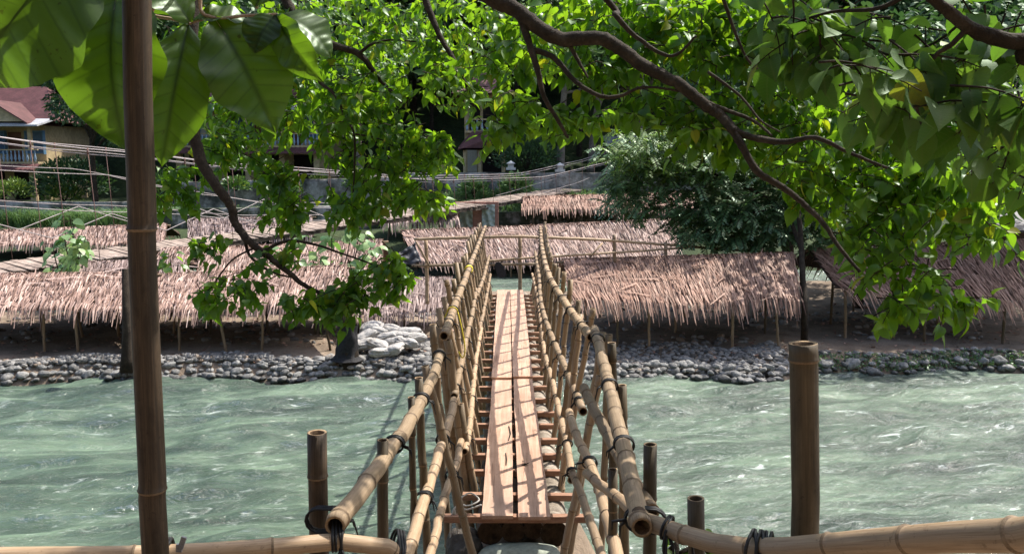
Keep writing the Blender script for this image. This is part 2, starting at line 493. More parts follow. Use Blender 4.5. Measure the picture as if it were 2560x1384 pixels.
def leaf_mat(name, stops, trans, tfac=0.5, rough=0.38, veins=8.0, gloss=0.06, vein_amt=0.35, vcol=(0.16, 0.22, 0.06), bmp=0.35):
    m, nt, out = newmat(name)
    g = nd(nt, 'ShaderNodeNewGeometry')
    c = ramp(nt, g.outputs['Random Per Island'], stops)
    tcol = mixc(nt, 1.0, ramp(nt, g.outputs['Random Per Island'], [(0, (0.75, 0.85, 0.7)), (0.5, (1, 1, 1)), (0.92, (1.15, 1.05, 1.0)), (1, (1.9, 1.1, 0.8))]), trans, 'MULTIPLY')
    uv = nd(nt, 'ShaderNodeTexCoord')
    h = None
    if veins:
        sx = nd(nt, 'ShaderNodeSeparateXYZ'); nt.links.new(uv.outputs['UV'], sx.inputs[0])
        ab = nd(nt, 'ShaderNodeMath', operation='ABSOLUTE'); nt.links.new(sx.outputs[0], ab.inputs[0])
        k = nd(nt, 'ShaderNodeMath', operation='MULTIPLY_ADD'); k.inputs[1].default_value = -0.32
        nt.links.new(ab.outputs[0], k.inputs[0]); nt.links.new(sx.outputs[1], k.inputs[2])
        w = nd(nt, 'ShaderNodeMath', operation='MULTIPLY'); w.inputs[1].default_value = veins
        nt.links.new(k.outputs[0], w.inputs[0])
        fr = nd(nt, 'ShaderNodeMath', operation='PINGPONG'); fr.inputs[1].default_value = 0.5
        nt.links.new(w.outputs[0], fr.inputs[0])
        vein = ramp(nt, fr.outputs[0], [(0.0, (1, 1, 1)), (0.10, (0, 0, 0))])
        mid = ramp(nt, ab.outputs[0], [(0.0, (1, 1, 1)), (0.055, (0, 0, 0))])
        vm = mixc(nt, 1.0, vein, mid, 'LIGHTEN')
        va = nd(nt, 'ShaderNodeMath', operation='MULTIPLY'); va.inputs[1].default_value = vein_amt
        nt.links.new(vm, va.inputs[0])
        c = mixc(nt, va.outputs[0], c, vcol)
        tcol = mixc(nt, va.outputs[0], tcol, (trans[0] * 0.45, trans[1] * 0.45, trans[2] * 0.5))
        h = fr.outputs[0]
    f = noisefac(nt, uv.outputs['Object'], 14, 3, 0.6)
    mot = ramp(nt, f, [(0.3, (0.78,) * 3), (0.7, (1.12,) * 3)])
    c = mixc(nt, 1.0, c, mot, 'MULTIPLY')
    if veins:
        sp = ramp(nt, noisefac(nt, uv.outputs['Object'], 31, 3, 0.6), [(0.66, (1, 1, 1)), (0.74, (0.55, 0.38, 0.25))])
        c = mixc(nt, 1.0, c, sp, 'MULTIPLY'); tcol = mixc(nt, 1.0, tcol, sp, 'MULTIPLY')
    d = nd(nt, 'ShaderNodeBsdfDiffuse'); nt.links.new(c, d.inputs['Color'])
    t = nd(nt, 'ShaderNodeBsdfTranslucent'); nt.links.new(tcol, t.inputs['Color'])
    if h is not None:
        bn = bumpn(nt, h, bmp, 0.01)
        nt.links.new(bn, d.inputs['Normal'])
    mx = nd(nt, 'ShaderNodeMixShader'); mx.inputs[0].default_value = tfac
    nt.links.new(d.outputs[0], mx.inputs[1]); nt.links.new(t.outputs[0], mx.inputs[2])
    gl = nd(nt, 'ShaderNodeBsdfGlossy'); gl.inputs['Roughness'].default_value = rough
    gl.inputs['Color'].default_value = (0.85, 1.0, 0.85, 1)
    lw = nd(nt, 'ShaderNodeLayerWeight'); lw.inputs['Blend'].default_value = 0.25
    fm = nd(nt, 'ShaderNodeMath', operation='MULTIPLY_ADD'); fm.inputs[1].default_value = 0.10; fm.inputs[2].default_value = gloss * 0.45
    nt.links.new(lw.outputs['Facing'], fm.inputs[0])
    m2 = nd(nt, 'ShaderNodeMixShader'); nt.links.new(fm.outputs[0], m2.inputs[0])
    nt.links.new(mx.outputs[0], m2.inputs[1]); nt.links.new(gl.outputs[0], m2.inputs[2])
    nt.links.new(m2.outputs[0], out.inputs[0])
    return m


M['leaf_mid'] = leaf_mat('bright green leaf', [(0, (0.016, 0.052, 0.008)), (0.5, (0.036, 0.10, 0.014)), (0.95, (0.075, 0.15, 0.02)), (1, (0.25, 0.20, 0.03))], (0.28, 0.53, 0.018), 0.56, 0.4, 8, 0.04)
M['leaf_near'] = leaf_mat('broad veined leaf', [(0, (0.014, 0.038, 0.010)), (0.5, (0.030, 0.072, 0.018)), (0.97, (0.06, 0.11, 0.026)), (1, (0.20, 0.16, 0.03))], (0.17, 0.34, 0.03), 0.42, 0.5, 11, 0.03, 0.5)
M['leaf_big'] = leaf_mat('huge teak leaf', [(0, (0.022, 0.042, 0.006)), (1, (0.038, 0.068, 0.010))], (0.16, 0.32, 0.010), 0.42, 0.40, 8, 0.05, 0.5, (0.012, 0.022, 0.004), 1.0)
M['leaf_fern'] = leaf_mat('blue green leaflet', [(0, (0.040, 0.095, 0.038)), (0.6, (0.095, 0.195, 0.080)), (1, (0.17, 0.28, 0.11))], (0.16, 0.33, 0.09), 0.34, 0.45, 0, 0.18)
M['leaf_fern_lit'] = leaf_mat('sunlit yellow green leaflet', [(0, (0.06, 0.12, 0.02)), (1, (0.16, 0.24, 0.04))], (0.26, 0.46, 0.05), 0.45, 0.45, 0)  # sunlight on the upper fronds painted in as a lighter leaf colour
M['leaf_pale'] = leaf_mat('pale green leaf', [(0, (0.10, 0.20, 0.085)), (0.6, (0.20, 0.32, 0.15)), (1, (0.32, 0.45, 0.18))], (0.20, 0.42, 0.08), 0.35, 0.4, 7, 0.05)
M['leaf_bg'] = leaf_mat('hillside leaf', [(0, (0.030, 0.070, 0.022)), (0.6, (0.070, 0.14, 0.038)), (1, (0.13, 0.21, 0.055))], (0.15, 0.30, 0.05), 0.3, 0.5, 0)
M['leaf_bg2'] = leaf_mat('dark hillside leaf', [(0, (0.018, 0.044, 0.020)), (0.6, (0.042, 0.088, 0.036)), (1, (0.08, 0.14, 0.05))], (0.08, 0.18, 0.045), 0.25, 0.5, 0)
M['shrub'] = leaf_mat('garden shrub leaf', [(0, (0.06, 0.12, 0.02)), (0.6, (0.12, 0.20, 0.035)), (1, (0.22, 0.28, 0.05))], (0.22, 0.34, 0.05), 0.35, 0.5, 0)
M['grass'] = leaf_mat('tall green grass', [(0, (0.08, 0.16, 0.05)), (0.6, (0.14, 0.25, 0.085)), (1, (0.22, 0.34, 0.12))], (0.14, 0.25, 0.06), 0.35, 0.5, 0)


def water_mat():
    m, nt, out = newmat('milky green river water')
    tc = nd(nt, 'ShaderNodeTexCoord')
    o = tc.outputs['Object']
    rot = nd(nt, 'ShaderNodeMapping'); rot.inputs['Rotation'].default_value = (0, 0, math.radians(-14))
    nt.links.new(o, rot.inputs['Vector'])
    flow = mapped(nt, rot.outputs[0], (0.45, 1.5, 1))
    big = noisefac(nt, flow, 0.6, 7, 0.62, 1.2)
    c = ramp(nt, big, [(0.34, (0.030, 0.048, 0.036)), (0.50, (0.062, 0.098, 0.069)), (0.66, (0.140, 0.205, 0.140))])
    st = noisefac(nt, flow, 3.2, 8, 0.70, 2.0)
    fm = ramp(nt, st, [(0.575, (0, 0, 0)), (0.70, (1, 1, 1))])  # pale streaks: foam, and sky reflections painted into the water colour
    msk = noisefac(nt, flow, 0.38, 3, 0.5, 0.3)
    mm = ramp(nt, msk, [(0.40, (0.06,) * 3), (0.63, (1, 1, 1))])
    f = mixc(nt, 1.0, fm, mm, 'MULTIPLY')
    sx = nd(nt, 'ShaderNodeSeparateXYZ'); nt.links.new(o, sx.inputs[0])
    mr = nd(nt, 'ShaderNodeMapRange'); mr.inputs['From Min'].default_value = -1.0; mr.inputs['From Max'].default_value = 3.5
    nt.links.new(sx.outputs[0], mr.inputs['Value'])
    st2 = noisefac(nt, mapped(nt, rot.outputs[0], (0.7, 2.4, 1)), 2.4, 9, 0.74, 1.2)
    rap = ramp(nt, st2, [(0.565, (0, 0, 0)), (0.64, (1, 1, 1))])  # rapids foam together with painted sun glints, growing to the right
    rm = noisefac(nt, flow, 0.7, 4, 0.55, 0.5)
    rap = mixc(nt, 1.0, rap, ramp(nt, rm, [(0.44, (0, 0, 0)), (0.58, (1, 1, 1))]), 'MULTIPLY')
    foam_glint_fac = mixc(nt, mr.outputs[0], (0.0, 0.0, 0.0), rap)
    f = mixc(nt, 1.0, f, foam_glint_fac, 'ADD')
    ff = nd(nt, 'ShaderNodeMath', operation='MULTIPLY'); ff.inputs[1].default_value = 0.8
    nt.links.new(f, ff.inputs[0])
    c = mixc(nt, ff.outputs[0], c, (0.66, 0.73, 0.70))
    r1 = noisefac(nt, mapped(nt, rot.outputs[0], (0.9, 2.6, 1)), 1.5, 5, 0.55, 1.4)
    r2 = noisefac(nt, mapped(nt, rot.outputs[0], (2.0, 4.5, 1)), 3.2, 4, 0.55, 1.0)
    b1 = nd(nt, 'ShaderNodeBump'); b1.inputs['Strength'].default_value = 1.0; b1.inputs['Distance'].default_value = 0.24
    nt.links.new(r1, b1.inputs['Height'])
    b2 = nd(nt, 'ShaderNodeBump'); b2.inputs['Strength'].default_value = 0.8; b2.inputs['Distance'].default_value = 0.05
    nt.links.new(r2, b2.inputs['Height']); nt.links.new(b1.outputs[0], b2.inputs['Normal'])
    d = nd(nt, 'ShaderNodeBsdfDiffuse'); nt.links.new(c, d.inputs['Color'])
    g = nd(nt, 'ShaderNodeBsdfGlossy'); g.inputs['Roughness'].default_value = 0.08; nt.links.new(b2.outputs[0], g.inputs['Normal'])
    g2 = nd(nt, 'ShaderNodeBsdfGlossy'); g2.inputs['Roughness'].default_value = 0.33; nt.links.new(b2.outputs[0], g2.inputs['Normal'])
    gm = nd(nt, 'ShaderNodeMixShader'); gm.inputs[0].default_value = 0.35
    nt.links.new(g.outputs[0], gm.inputs[1]); nt.links.new(g2.outputs[0], gm.inputs[2])
    fz = nd(nt, 'ShaderNodeFresnel'); fz.inputs['IOR'].default_value = 1.6; nt.links.new(b2.outputs[0], fz.inputs['Normal'])
    mx = nd(nt, 'ShaderNodeMixShader'); nt.links.new(fz.outputs[0], mx.inputs[0])
    nt.links.new(d.outputs[0], mx.inputs[1]); nt.links.new(gm.outputs[0], mx.inputs[2])
    nt.links.new(mx.outputs[0], out.inputs[0])
    return m


M['water'] = water_mat()
M['hill'] = noisy('leafy hillside ground', [(0.3, (0.012, 0.022, 0.008)), (0.5, (0.03, 0.05, 0.016)), (0.75, (0.065, 0.09, 0.03))], 0.5, 0.95, 0.8, 0.3, fine=3)


# ------------------------------------------------------------------ leaf builders
HEART = [(0.0, 0.02), (0.05, 0.34), (0.2, 0.47), (0.4, 0.44), (0.6, 0.33), (0.78, 0.18), (0.9, 0.065), (1.0, 0.0)]


TRI = [(0.0, 0.02), (0.04, 0.30), (0.14, 0.44), (0.26, 0.50), (0.36, 0.33), (0.56, 0.25), (0.76, 0.12), (0.9, 0.04), (1.0, 0.0)]


def leaf(mb, base, d, nrm, L, W, fold=0.25, curl=0.25, heart=0.1, prof=HEART, mi=0):
    d = d.normalized()
    r_ = d.cross(nrm)
    if r_.length < 1e-3: r_ = d.cross(V((0.3, 0.5, 0.8)))
    r_.normalize(); n_ = r_.cross(d)
    vs = []; uv = []
    for s, w in prof:
        c = base + d * (L * s) - n_ * (curl * L * s * s)
        back = d * (heart * L * max(0, 1 - s * 4))
        lift = n_ * (fold * W * w)
        vs += [c + r_ * (W * w) + lift - back, c, c - r_ * (W * w) + lift - back]
        uv += [(w, s), (0, s), (-w, s)]
    fs = []
    for i in range(len(prof) - 1):
        a = i * 3
        fs += [(a, a + 1, a + 4, a + 3), (a + 1, a + 2, a + 5, a + 4)]
    mb.add(vs, fs, mi, uv)


def rv(s=1.0):
    return V((R(-1, 1), R(-1, 1), R(-1, 1))) * s


def spray(mbl, mbt, start, d, length, n, L, tw=0.005, droop=0.5, tri=False):
    pts = []
    p = start.copy(); dd = d.normalized()
    k = 6
    for i in range(k + 1):
        pts.append(p.copy())
        dd = (dd + V((0, 0, -droop * 0.22)) + rv(0.12)).normalized()
        p = p + dd * (length / k)
    if mbt is not None:
        mbt.tube(pts, [tw * (1 - 0.6 * i / k) for i in range(k + 1)], 4, 0, False)
    for j in range(n):
        t = 0.15 + 0.85 * (j + R(0, 0.6)) / n
        i = min(int(t * k), k - 1)
        q = pts[i].lerp(pts[i + 1], t * k - i)
        ax = (pts[i + 1] - pts[i]).normalized()
        ang = j * 2.4 + R(-0.5, 0.5)
        side = ax.cross(V((0, 0, 1)))
        if side.length < 0.1: side = V((1, 0, 0))
        side.normalize(); up = side.cross(ax)
        out = side * math.cos(ang) + up * math.sin(ang)
        ld = (out * 0.8 + ax * 0.45 + V((0, 0, R(-1.0, -0.15)))).normalized()
        pet = q + ld * L * 0.22
        if mbt is not None:
            mbt.tube([q, pet], 0.0022, 3, 0, False)
        nn = (V((0, 0, 1)) + rv(0.75)).normalized()
        LL = L * R(0.6, 1.25)
        leaf(mbl, pet, ld, nn, LL, LL * R(0.58, 0.98), R(0.05, 0.5), R(-0.1, 0.7), 0.1, TRI if tri and R(0, 1) < 0.7 else HEART)


def ellipse_sprays(mbl, mbt, cx, cy, rx, ry, y0, y1, n, L, slen=0.45, leaves=8, tri=False):
    for _ in range(n):
        a = R(0, 6.283); q = math.sqrt(R(0, 1))
        px = cx + rx * q * math.cos(a); py = cy + ry * q * math.sin(a)
        Y = R(y0, y1)
        c = P(px, py, Y)
        d = V((R(-1, 1), R(-1, 0.6), R(-0.6, 0.35)))
        spray(mbl, mbt, c - d.normalized() * slen * 0.5, d, slen * R(0.7, 1.3), leaves, L, 0.005, 0.5, tri)


def limb(name, pts, r0, r1, mat, parent, n=10, k=7, rough=0.08):
    cv = spline(pts, k)
    N = len(cv)
    cv = [p + rv(r0 * rough) for p in cv]
    rad = [(r0 + (r1 - r0) * (i / (N - 1))) * R(0.94, 1.07) for i in range(N)]
    mb = MB(); mb.tube(cv, rad, n)
    return mb.build(name, mat, parent)


# ------------------------------------------------------------------ light and sky
SUN_AZ = math.radians(50)          # to the right of straight ahead
SUN_EL = math.radians(56)
sd = V((math.sin(SUN_AZ) * math.cos(SUN_EL), math.cos(SUN_AZ) * math.cos(SUN_EL), math.sin(SUN_EL)))
sl = bpy.data.lights.new('sun', 'SUN')
sl.energy = 3.9
sl.angle = math.radians(0.5)
sl.color = (1.0, 0.94, 0.85)
so = bpy.data.objects.new('sun', sl)
link(so)
so.rotation_euler = sd.to_track_quat('Z', 'Y').to_euler()
so.location = sd * 60
w = bpy.data.worlds.new('World')
S.world = w
w.use_nodes = True
wn = w.node_tree
bgn = wn.nodes.get('Background') or wn.nodes.new('ShaderNodeBackground')
sky = wn.nodes.new('ShaderNodeTexSky')
sky.sky_type = 'NISHITA'
sky.sun_disc = False
sky.sun_elevation = SUN_EL
sky.sun_rotation = SUN_AZ
sky.dust_density = 3.0
wn.links.new(sky.outputs[0], bgn.inputs[0])
bgn.inputs[1].default_value = 0.15
S.view_settings.view_transform = 'Standard'
S.view_settings.look = 'None'
S.view_settings.gamma = 1.0
S.view_settings.exposure = 0.88
S.render.engine = 'CYCLES'
S.cycles.max_bounces = 8
S.cycles.transparent_max_bounces = 4
S.cycles.caustics_reflective = False
S.cycles.caustics_refractive = False
S.cycles.sample_clamp_indirect = 6.0

# ------------------------------------------------------------------ setting: terrain and water
def sstep(a, b, x):
    t = min(max((x - a) / (b - a), 0), 1)
    return t * t * (3 - 2 * t)


def fbm(x, y, z=0.0, o=4):
    return noise.fractal(V((x, y, z)), 1.0, 2.0, o)


def shore(x):
    base = 17.55 + 0.18 * math.sin(x * 0.7) + 0.12 * math.sin(x * 1.9 + 1)
    return base + 0.75 * sstep(5.2, 6.6, x)


def back(x):
    return 25.2 + 4.0 * sstep(-9, -3.5, x) + 2.5 * sstep(4, 8, x)


def island_h(x, y):
    d = y - shore(x)
    wid = 0.55 + 1.2 * sstep(0.5, 2.0, x) * (1 - sstep(5.0, 6.4, x))
    if d < 0:
        h = max(-1.2, d * 1.0)
    else:
        h = 0.36 * sstep(-0.1, wid, d) + 0.05 * sstep(0.5, 3.5, d)
    db = back(x) - y
    if db < 1.5:
        h = min(h, -0.6 + 0.95 * sstep(-1.0, 1.5, db))
    return h + (0.05 * fbm(x * 0.6, y * 0.6, 3) if d > 0.2 else 0)


def grid(name, x0, x1, y0, y1, nx, ny, fn, mat, label=None):
    xs = np.linspace(x0, x1, nx); ys = np.linspace(y0, y1, ny)
    vs = [(x, y, fn(x, y)) for y in ys for x in xs]
    fs = [(j * nx + i, j * nx + i + 1, (j + 1) * nx + i + 1, (j + 1) * nx + i) for j in range(ny - 1) for i in range(nx - 1)]
    mb = MB(); mb.add(vs, fs)
    o = mb.build(name, mat)
    tag(o, kind='structure')
    return o


grid('island_ground', -26, 26, 16, 33, 150, 90, island_h, M['dirt'])


def near_h(x, y):
    if y < 2.6: return 3.0 + 0.05 * fbm(x, y) + 0.75 * max(0, -3.5 - y)  # rise behind the viewer added to cut the sky light
    z = 3.0 - 0.62 * (y - 2.6) + 0.08 * fbm(x * 1.2, y * 1.2)
    m = math.exp(-((x - 0.15) / 0.75) ** 2 - ((y - 7.15) / 0.9) ** 2)
    pad = 1.44 + 0.05 * fbm(x * 3, y * 3)
    z = max(z, -1.2)
    return z * (1 - min(1, m * 1.4)) + pad * min(1, m * 1.4)


grid('near_bank', -30, 30, -34, 9.6, 150, 150, near_h, M['dirt'])

ca, sa = math.cos(math.radians(-14)), math.sin(math.radians(-14))


def wave(x, y):
    u = x * ca - y * sa; v_ = x * sa + y * ca
    h = 0.115 * fbm(u * 0.40, v_ * 1.05, 1.3, 3)
    h += 0.065 * fbm(u * 1.0, v_ * 2.3, 7.7, 3)
    q = noise.noise(V((u * 0.55, v_ * 1.5, 4.2)))
    h += 0.05 * (1 - abs(q) * 2.2) ** 2 if abs(q) < 0.45 else 0
    return h - 0.02


grid('river', -15, 15, 6.2, 18.9, 380, 230, wave, M['water'])


def wave2(x, y):
    return 0.05 * fbm(x * 0.7, y * 1.6, 9, 3) - 0.03


wb = MB()
def flat(x0, x1, y0, y1, z): wb.add([(x0, y0, z), (x1, y0, z), (x1, y1, z), (x0, y1, z)], [(0, 1, 2, 3)])
flat(-90, -15, -20, 40, -0.05); flat(15, 90, -20, 40, -0.05); flat(-15, 15, -20, 6.2, -0.4)
o = wb.build('outer_water', M['water']); tag(o, kind='structure')
grid('back_channel', -15, 15, 18.9, 40, 120, 120, wave2, M['water'])


def terrace(x):
    return 1.95 + 1.25 * sstep(-27, -16, x) + 0.8 * sstep(-14, -6, x)


def far_h(x, y):
    if y < 37.6: z = -0.8 + 1.1 * sstep(35.2, 37.6, y)
    elif y < 47: z = 0.3 + 0.75 * sstep(37.6, 46, y)
    elif y < 55.0: z = 1.05 + (terrace(x) - 1.5 - 1.05) * sstep(48, 54, y)
    else:
        z = terrace(x) - 1.5 + 1.5 * sstep(55.0, 55.6, y)
        if y > 68: z += (y - 68) * 0.62 + 2.0 * fbm(x * 0.06, y * 0.06) * sstep(68, 80, y)
    return z + 0.06 * fbm(x * 0.4, y * 0.4)


grid('hillside', -150, 150, 34, 190, 150, 140, far_h, M['hill'])
def ground_far(x, y): return -2.2
grid('ground', -900, 900, -900, 900, 4, 4, ground_far, M['hill'])


# ------------------------------------------------------------------ near footbridge
DZ = 1.81


def H(px, py, h): return G(px, py, DZ + h)


nearc = (G(1205, 1288, DZ) + G(1375, 1288, DZ)) / 2
farc = (G(1243, 728, DZ) + G(1308, 728, DZ)) / 2
fb = empty('bamboo_footbridge', (nearc.x, nearc.y, DZ), 'narrow footbridge of two rows of planks with lashed bamboo rails crossing the green river', 'footbridge')
bd = (farc - nearc); BL = bd.length; bd.normalize()
bside = V((bd.y, -bd.x, 0))


def dk(t, off, z=0):               # metres along the deck, sideways, above
    return nearc + bd * t + bside * off + V((0, 0, z))


def plank(t0, t1, o0a, o1a, o0b, o1b, z0, z1):
    mb = MB(); n = 24; th = 0.028
    top = []; jl = [R(-0.004, 0.004) for _ in range(n + 1)]
    for i in range(n + 1):
        f = i / n; t = t0 + (t1 - t0) * f
        zz = z0 + (z1 - z0) * f + 0.006 * math.sin(f * 5 + t0) + jl[i] * 0.3
        top.append((dk(t, o0a + (o0b - o0a) * f + jl[i], zz), dk(t, o1a + (o1b - o1a) * f + jl[n - i] * 0.7, zz)))
    vs = []
    for a, b in top:
        vs += [a, b, b - V((0, 0, th)), a - V((0, 0, th))]
    fs = []
    for i in range(n):
        q = i * 4
        for k in range(4):
            k2 = (k + 1) % 4
            fs.append((q + k, q + 4 + k, q + 4 + k2, q + k2))
    fs += [(0, 1, 2, 3), (n * 4 + 3, n * 4 + 2, n * 4 + 1, n * 4)]
    mb.add(vs, fs, 0, None, False)
    return mb.build('plank', M['plank'], fb)


hw = 0.275
plank(0, 4.35, -hw, -0.022, -0.262, -0.015, 0.0, 0.0)
plank(-0.02, 4.40, 0.022, hw, 0.012, 0.262, 0.0, 0.0)
plank(4.31, BL, -0.27, -0.008, -0.285, -0.006, 0.032, 0.032)
plank(4.36, BL + 0.02, 0.008, 0.268, 0.006, 0.285, 0.032, 0.032)
# knots, nails and a dry leaf lie in the material; cross slats
t = 0.08
while t < BL - 0.05:
    mb = MB()
    a0 = R(0.44, 0.54); a1 = R(0.44, 0.56)
    if t < 0.3: a0, a1 = 0.58, 0.60
    mb.beam(dk(t, -a0, -0.058 + R(-.006, .004)), dk(t + R(-.03, .03), a1, -0.058 + R(-.006, .004)), R(0.05, 0.07), 0.052)
    mb.build('slat', M['slat'], fb)
    t += R(0.44, 0.56)
# palm logs under the deck
for off, r in ((-0.22, 0.108), (-0.02, 0.10), (0.145, 0.085), (0.315, 0.118)):
    mb = MB()
    zc = -0.088 - r
    N = 90; pts = []; rad = []
    for i in range(N + 1):
        f = i / N
        tt = (0.12 + R(-0.004, 0.004)) + (BL + 0.5) * f
        pts.append(dk(tt, off * (1 - 0.0 * f) + 0.01 * math.sin(f * 9 + off * 20), zc))
        rad.append(r * (1.0 - 0.12 * f) * (1.035 if i % 2 else 0.97))
    mb.tube(pts, rad, 16, 0, False)
    cs = [];
    fr0 = frames(pts)[0]
    for k in range(16):
        a = 2 * math.pi * k / 16
        cs.append(pts[0] + (fr0[0] * math.cos(a) + fr0[1] * math.sin(a)) * rad[0])
    ins = [pts[0] + (c - pts[0]) * 0.9 + bd * -0.004 for c in cs]
    rg = [pts[0] + (c - pts[0]) * R(0.45, 0.6) + bd * R(0.0, 0.03) for c in cs]
    mb.add(cs + ins + rg + [pts[0] + bd * 0.03], [(k, (k + 1) % 16, 16 + (k + 1) % 16, 16 + k) for k in range(16)] +
           [(16 + k, 16 + (k + 1) % 16, 32 + (k + 1) % 16, 32 + k) for k in range(16)] +
           [(32 + k, 32 + (k + 1) % 16, 48) for k in range(16)], 1)
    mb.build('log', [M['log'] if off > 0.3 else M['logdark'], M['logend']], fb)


def tie(mb, c, ax, r, off, loops=3, tail=True, w=0.0045):
    """strip wound round the rail at c (axis ax, radius r) and a post off to the side"""
    ax = ax.normalized(); off = V(off); off = off - ax * off.dot(ax)
    if off.length < 1e-4: off = ax.cross(V((0, 0, 1)))
    e1 = off.normalized(); e2 = ax.cross(e1)
    ra = r + off.length * 0.5 + 0.004; rb = r + 0.006
    for q in range(loops):
        sk = R(-0.5, 0.5); sh = (q - loops / 2) * w * 2.1
        pts = []
        for k in range(14):
            a = 2 * math.pi * k / 14
            pts.append(c + e1 * (rb * math.cos(a) + (off.length * 0.9 if math.cos(a) > 0 else 0)) + e2 * (rb * 0.92 * math.sin(a)) + ax * (sh + sk * 0.03 * math.cos(a)))
        mb.tube(pts, w, 5, 0, False, True)
    if tail:
        for _ in range(2):
            b = c - e1 * r + rv(0.006)
            d = (-e1 * 0.6 + rv(0.6) + V((0, 0, -0.5))).normalized()
            mb.tube([b, b + d * R(0.03, 0.06), b + d * 0.06 + V((0, 0, -R(0.02, 0.08)))], [w * 1.2, w * 1.1, w * 0.5], 5)


def rail(pix, h, r, r2=None, mats=BT, n=12, hollow=(True, True), seg=0.36):
    pts = [H(x, y, h if not hasattr(h, '__len__') else h[i]) for i, (x, y) in enumerate(pix)]
    r *= 0.88; r2 = None if r2 is None else r2 * 0.88
    mb = MB(); bamboo(mb, pts, r, r2, seg, n, hollow)
    mb.build('rail', mats, fb)
    return spline(pts, 8)


railL = {}
LT1 = rail([(1213, 566), (1190, 625), (1165, 692), (1140, 755), (1120, 815), (1111, 838)], 1.39, 0.036, 0.046)
LT2 = rail([(1102, 880), (1084, 935), (1050, 1005), (1004, 1085), (955, 1152), (890, 1240), (836, 1312)], [1.33, 1.34, 1.36, 1.38, 1.39, 1.40, 1.40], 0.040, 0.047, BG)
LM1 = rail([(1223, 640), (1207, 700), (1190, 742)], 0.77, 0.034, 0.038)
LM2 = rail([(1190, 722), (1183, 770), (1165, 850), (1150, 920), (1135, 990)], 0.80, 0.034, 0.038)
LM3 = rail([(1140, 975), (1122, 1060), (1100, 1120), (1078, 1200), (1050, 1280), (1015, 1400), (985, 1500)], 0.77, 0.038, 0.042)
LL1 = rail([(1226, 685), (1216, 745), (1202, 810), (1196, 830)], 0.33, 0.030, 0.034)
LL2 = rail([(1203, 820), (1190, 900), (1182, 980), (1172, 1080), (1162, 1128)], 0.33, 0.031, 0.034)
LL3 = rail([(1152, 1100), (1140, 1160), (1115, 1230), (1085, 1345), (1060, 1450)], 0.38, 0.034, 0.036)
RT1 = rail([(1351, 568), (1354, 610), (1362, 655), (1380, 705), (1425, 775), (1478, 842)], 1.39, 0.036, 0.046)
RT2 = rail([(1486, 822), (1505, 890), (1524, 970), (1540, 1040), (1560, 1120), (1580, 1210), (1602, 1318)], [1.42, 1.42, 1.42, 1.41, 1.40, 1.39, 1.38], 0.044, 0.048, BG)
RT3 = rail([(1460, 968), (1480, 1010), (1520, 1085), (1560, 1160), (1600, 1230), (1628, 1278)], [1.18, 1.20, 1.22, 1.24, 1.26, 1.27], 0.040, 0.040, BG)
RM1 = rail([(1338, 630), (1347, 690), (1353, 760), (1378, 838), (1418, 930), (1442, 985), (1457, 1030)], 0.77, 0.033, 0.042)
RM2 = rail([(1422, 1030), (1440, 1085), (1470, 1150), (1490, 1200), (1515, 1280), (1540, 1380), (1560, 1470)], 0.74, 0.038, 0.042)
RL1 = rail([(1331, 685), (1343, 740), (1352, 800), (1362, 880), (1385, 970), (1405, 1055), (1420, 1130), (1430, 1200)], 0.33, 0.030, 0.036)
RL2 = rail([(1428, 1172), (1445, 1215), (1465, 1270), (1490, 1345), (1520, 1440)], 0.38, 0.034, 0.036)
RX = rail([(1463, 1182), (1510, 1215), (1560, 1258), (1600, 1295)], [1.0, 1.0, 1.05, 1.1], 0.032, 0.036)


def curve_at(cv, Y):
    best = None
    for a, b in zip(cv, cv[1:]):
        if (a.y - Y) * (b.y - Y) <= 0 and abs(a.y - b.y) > 1e-6:
            f = (Y - a.y) / (b.y - a.y)
            return a.lerp(b, f), (b - a).normalized()
    return None


def first(curves, Y):
    for c in curves:
        q = curve_at(c, Y)
        if q: return q
    return None


n_tie = 0
for side, tops, mids, lows in ((-1, [LT1, LT2], [LM2, LM1, LM3], [LL2, LL1, LL3]), (1, [RT1, RT2], [RM1, RM2], [RL1, RL2])):
    Y = 7.35 if side < 0 else 7.2
    k = 0
    while Y < 18.2:
        tp = first(tops, Y); md = first(mids, Y); lo = first(lows, Y)
        if tp:
            r = R(0.024, 0.031)
            off = V((side * (r + 0.042), 0, 0))
            a = tp[0] + off
            lowx = lo[0].x if lo else a.x - side * 0.15
            bz = DZ - R(0.25, 0.6)
            b = V((lowx + side * (r + 0.035) * 0.6 - side * 0.02, Y + R(-0.08, 0.08), DZ + 0.30))
            d = (b - a) / (a.z - b.z)
            topp = a - d * R(0.10, 0.22)
            bot = a + d * (a.z - bz)
            mb = MB(); bamboo(mb, [topp, bot], r, r * 1.05, R(0.26, 0.36), 9)
            mb.build('post', BT if R(0, 1) < 0.65 else BG, fb)
            mb = MB(); tie(mb, tp[0], tp[1], 0.039, off, 3); mb.build('tie', M['rubber'], fb); n_tie += 1
            if md:
                pm = a + d * (a.z - md[0].z)
                mb = MB(); tie(mb, md[0], md[1], 0.034, V((pm.x - md[0].x, 0, 0)), 2); mb.build('tie', M['rubber'], fb); n_tie += 1
            if lo and k % 2 == 0:
                pm = a + d * (a.z - lo[0].z)
                mb = MB(); tie(mb, lo[0], lo[1], 0.030, V((pm.x - lo[0].x, 0, 0)), 2); mb.build('tie', M['rubber'], fb); n_tie += 1
        Y += 0.72 * R(0.85, 1.12)
        k += 1
# near uprights, seen against the water
def upright(px0, py0, px1, py1, Y0, Y1, r, mats=BD, name='post', ext=0.0):
    a = P(px0, py0, Y0); b = P(px1, py1, Y1)
    b = b + (b - a).normalized() * ext
    r *= 0.88
    mb = MB(); bamboo(mb, [a, b], r, r * 1.04, 0.33, 12)
    return mb.build(name, mats, fb)


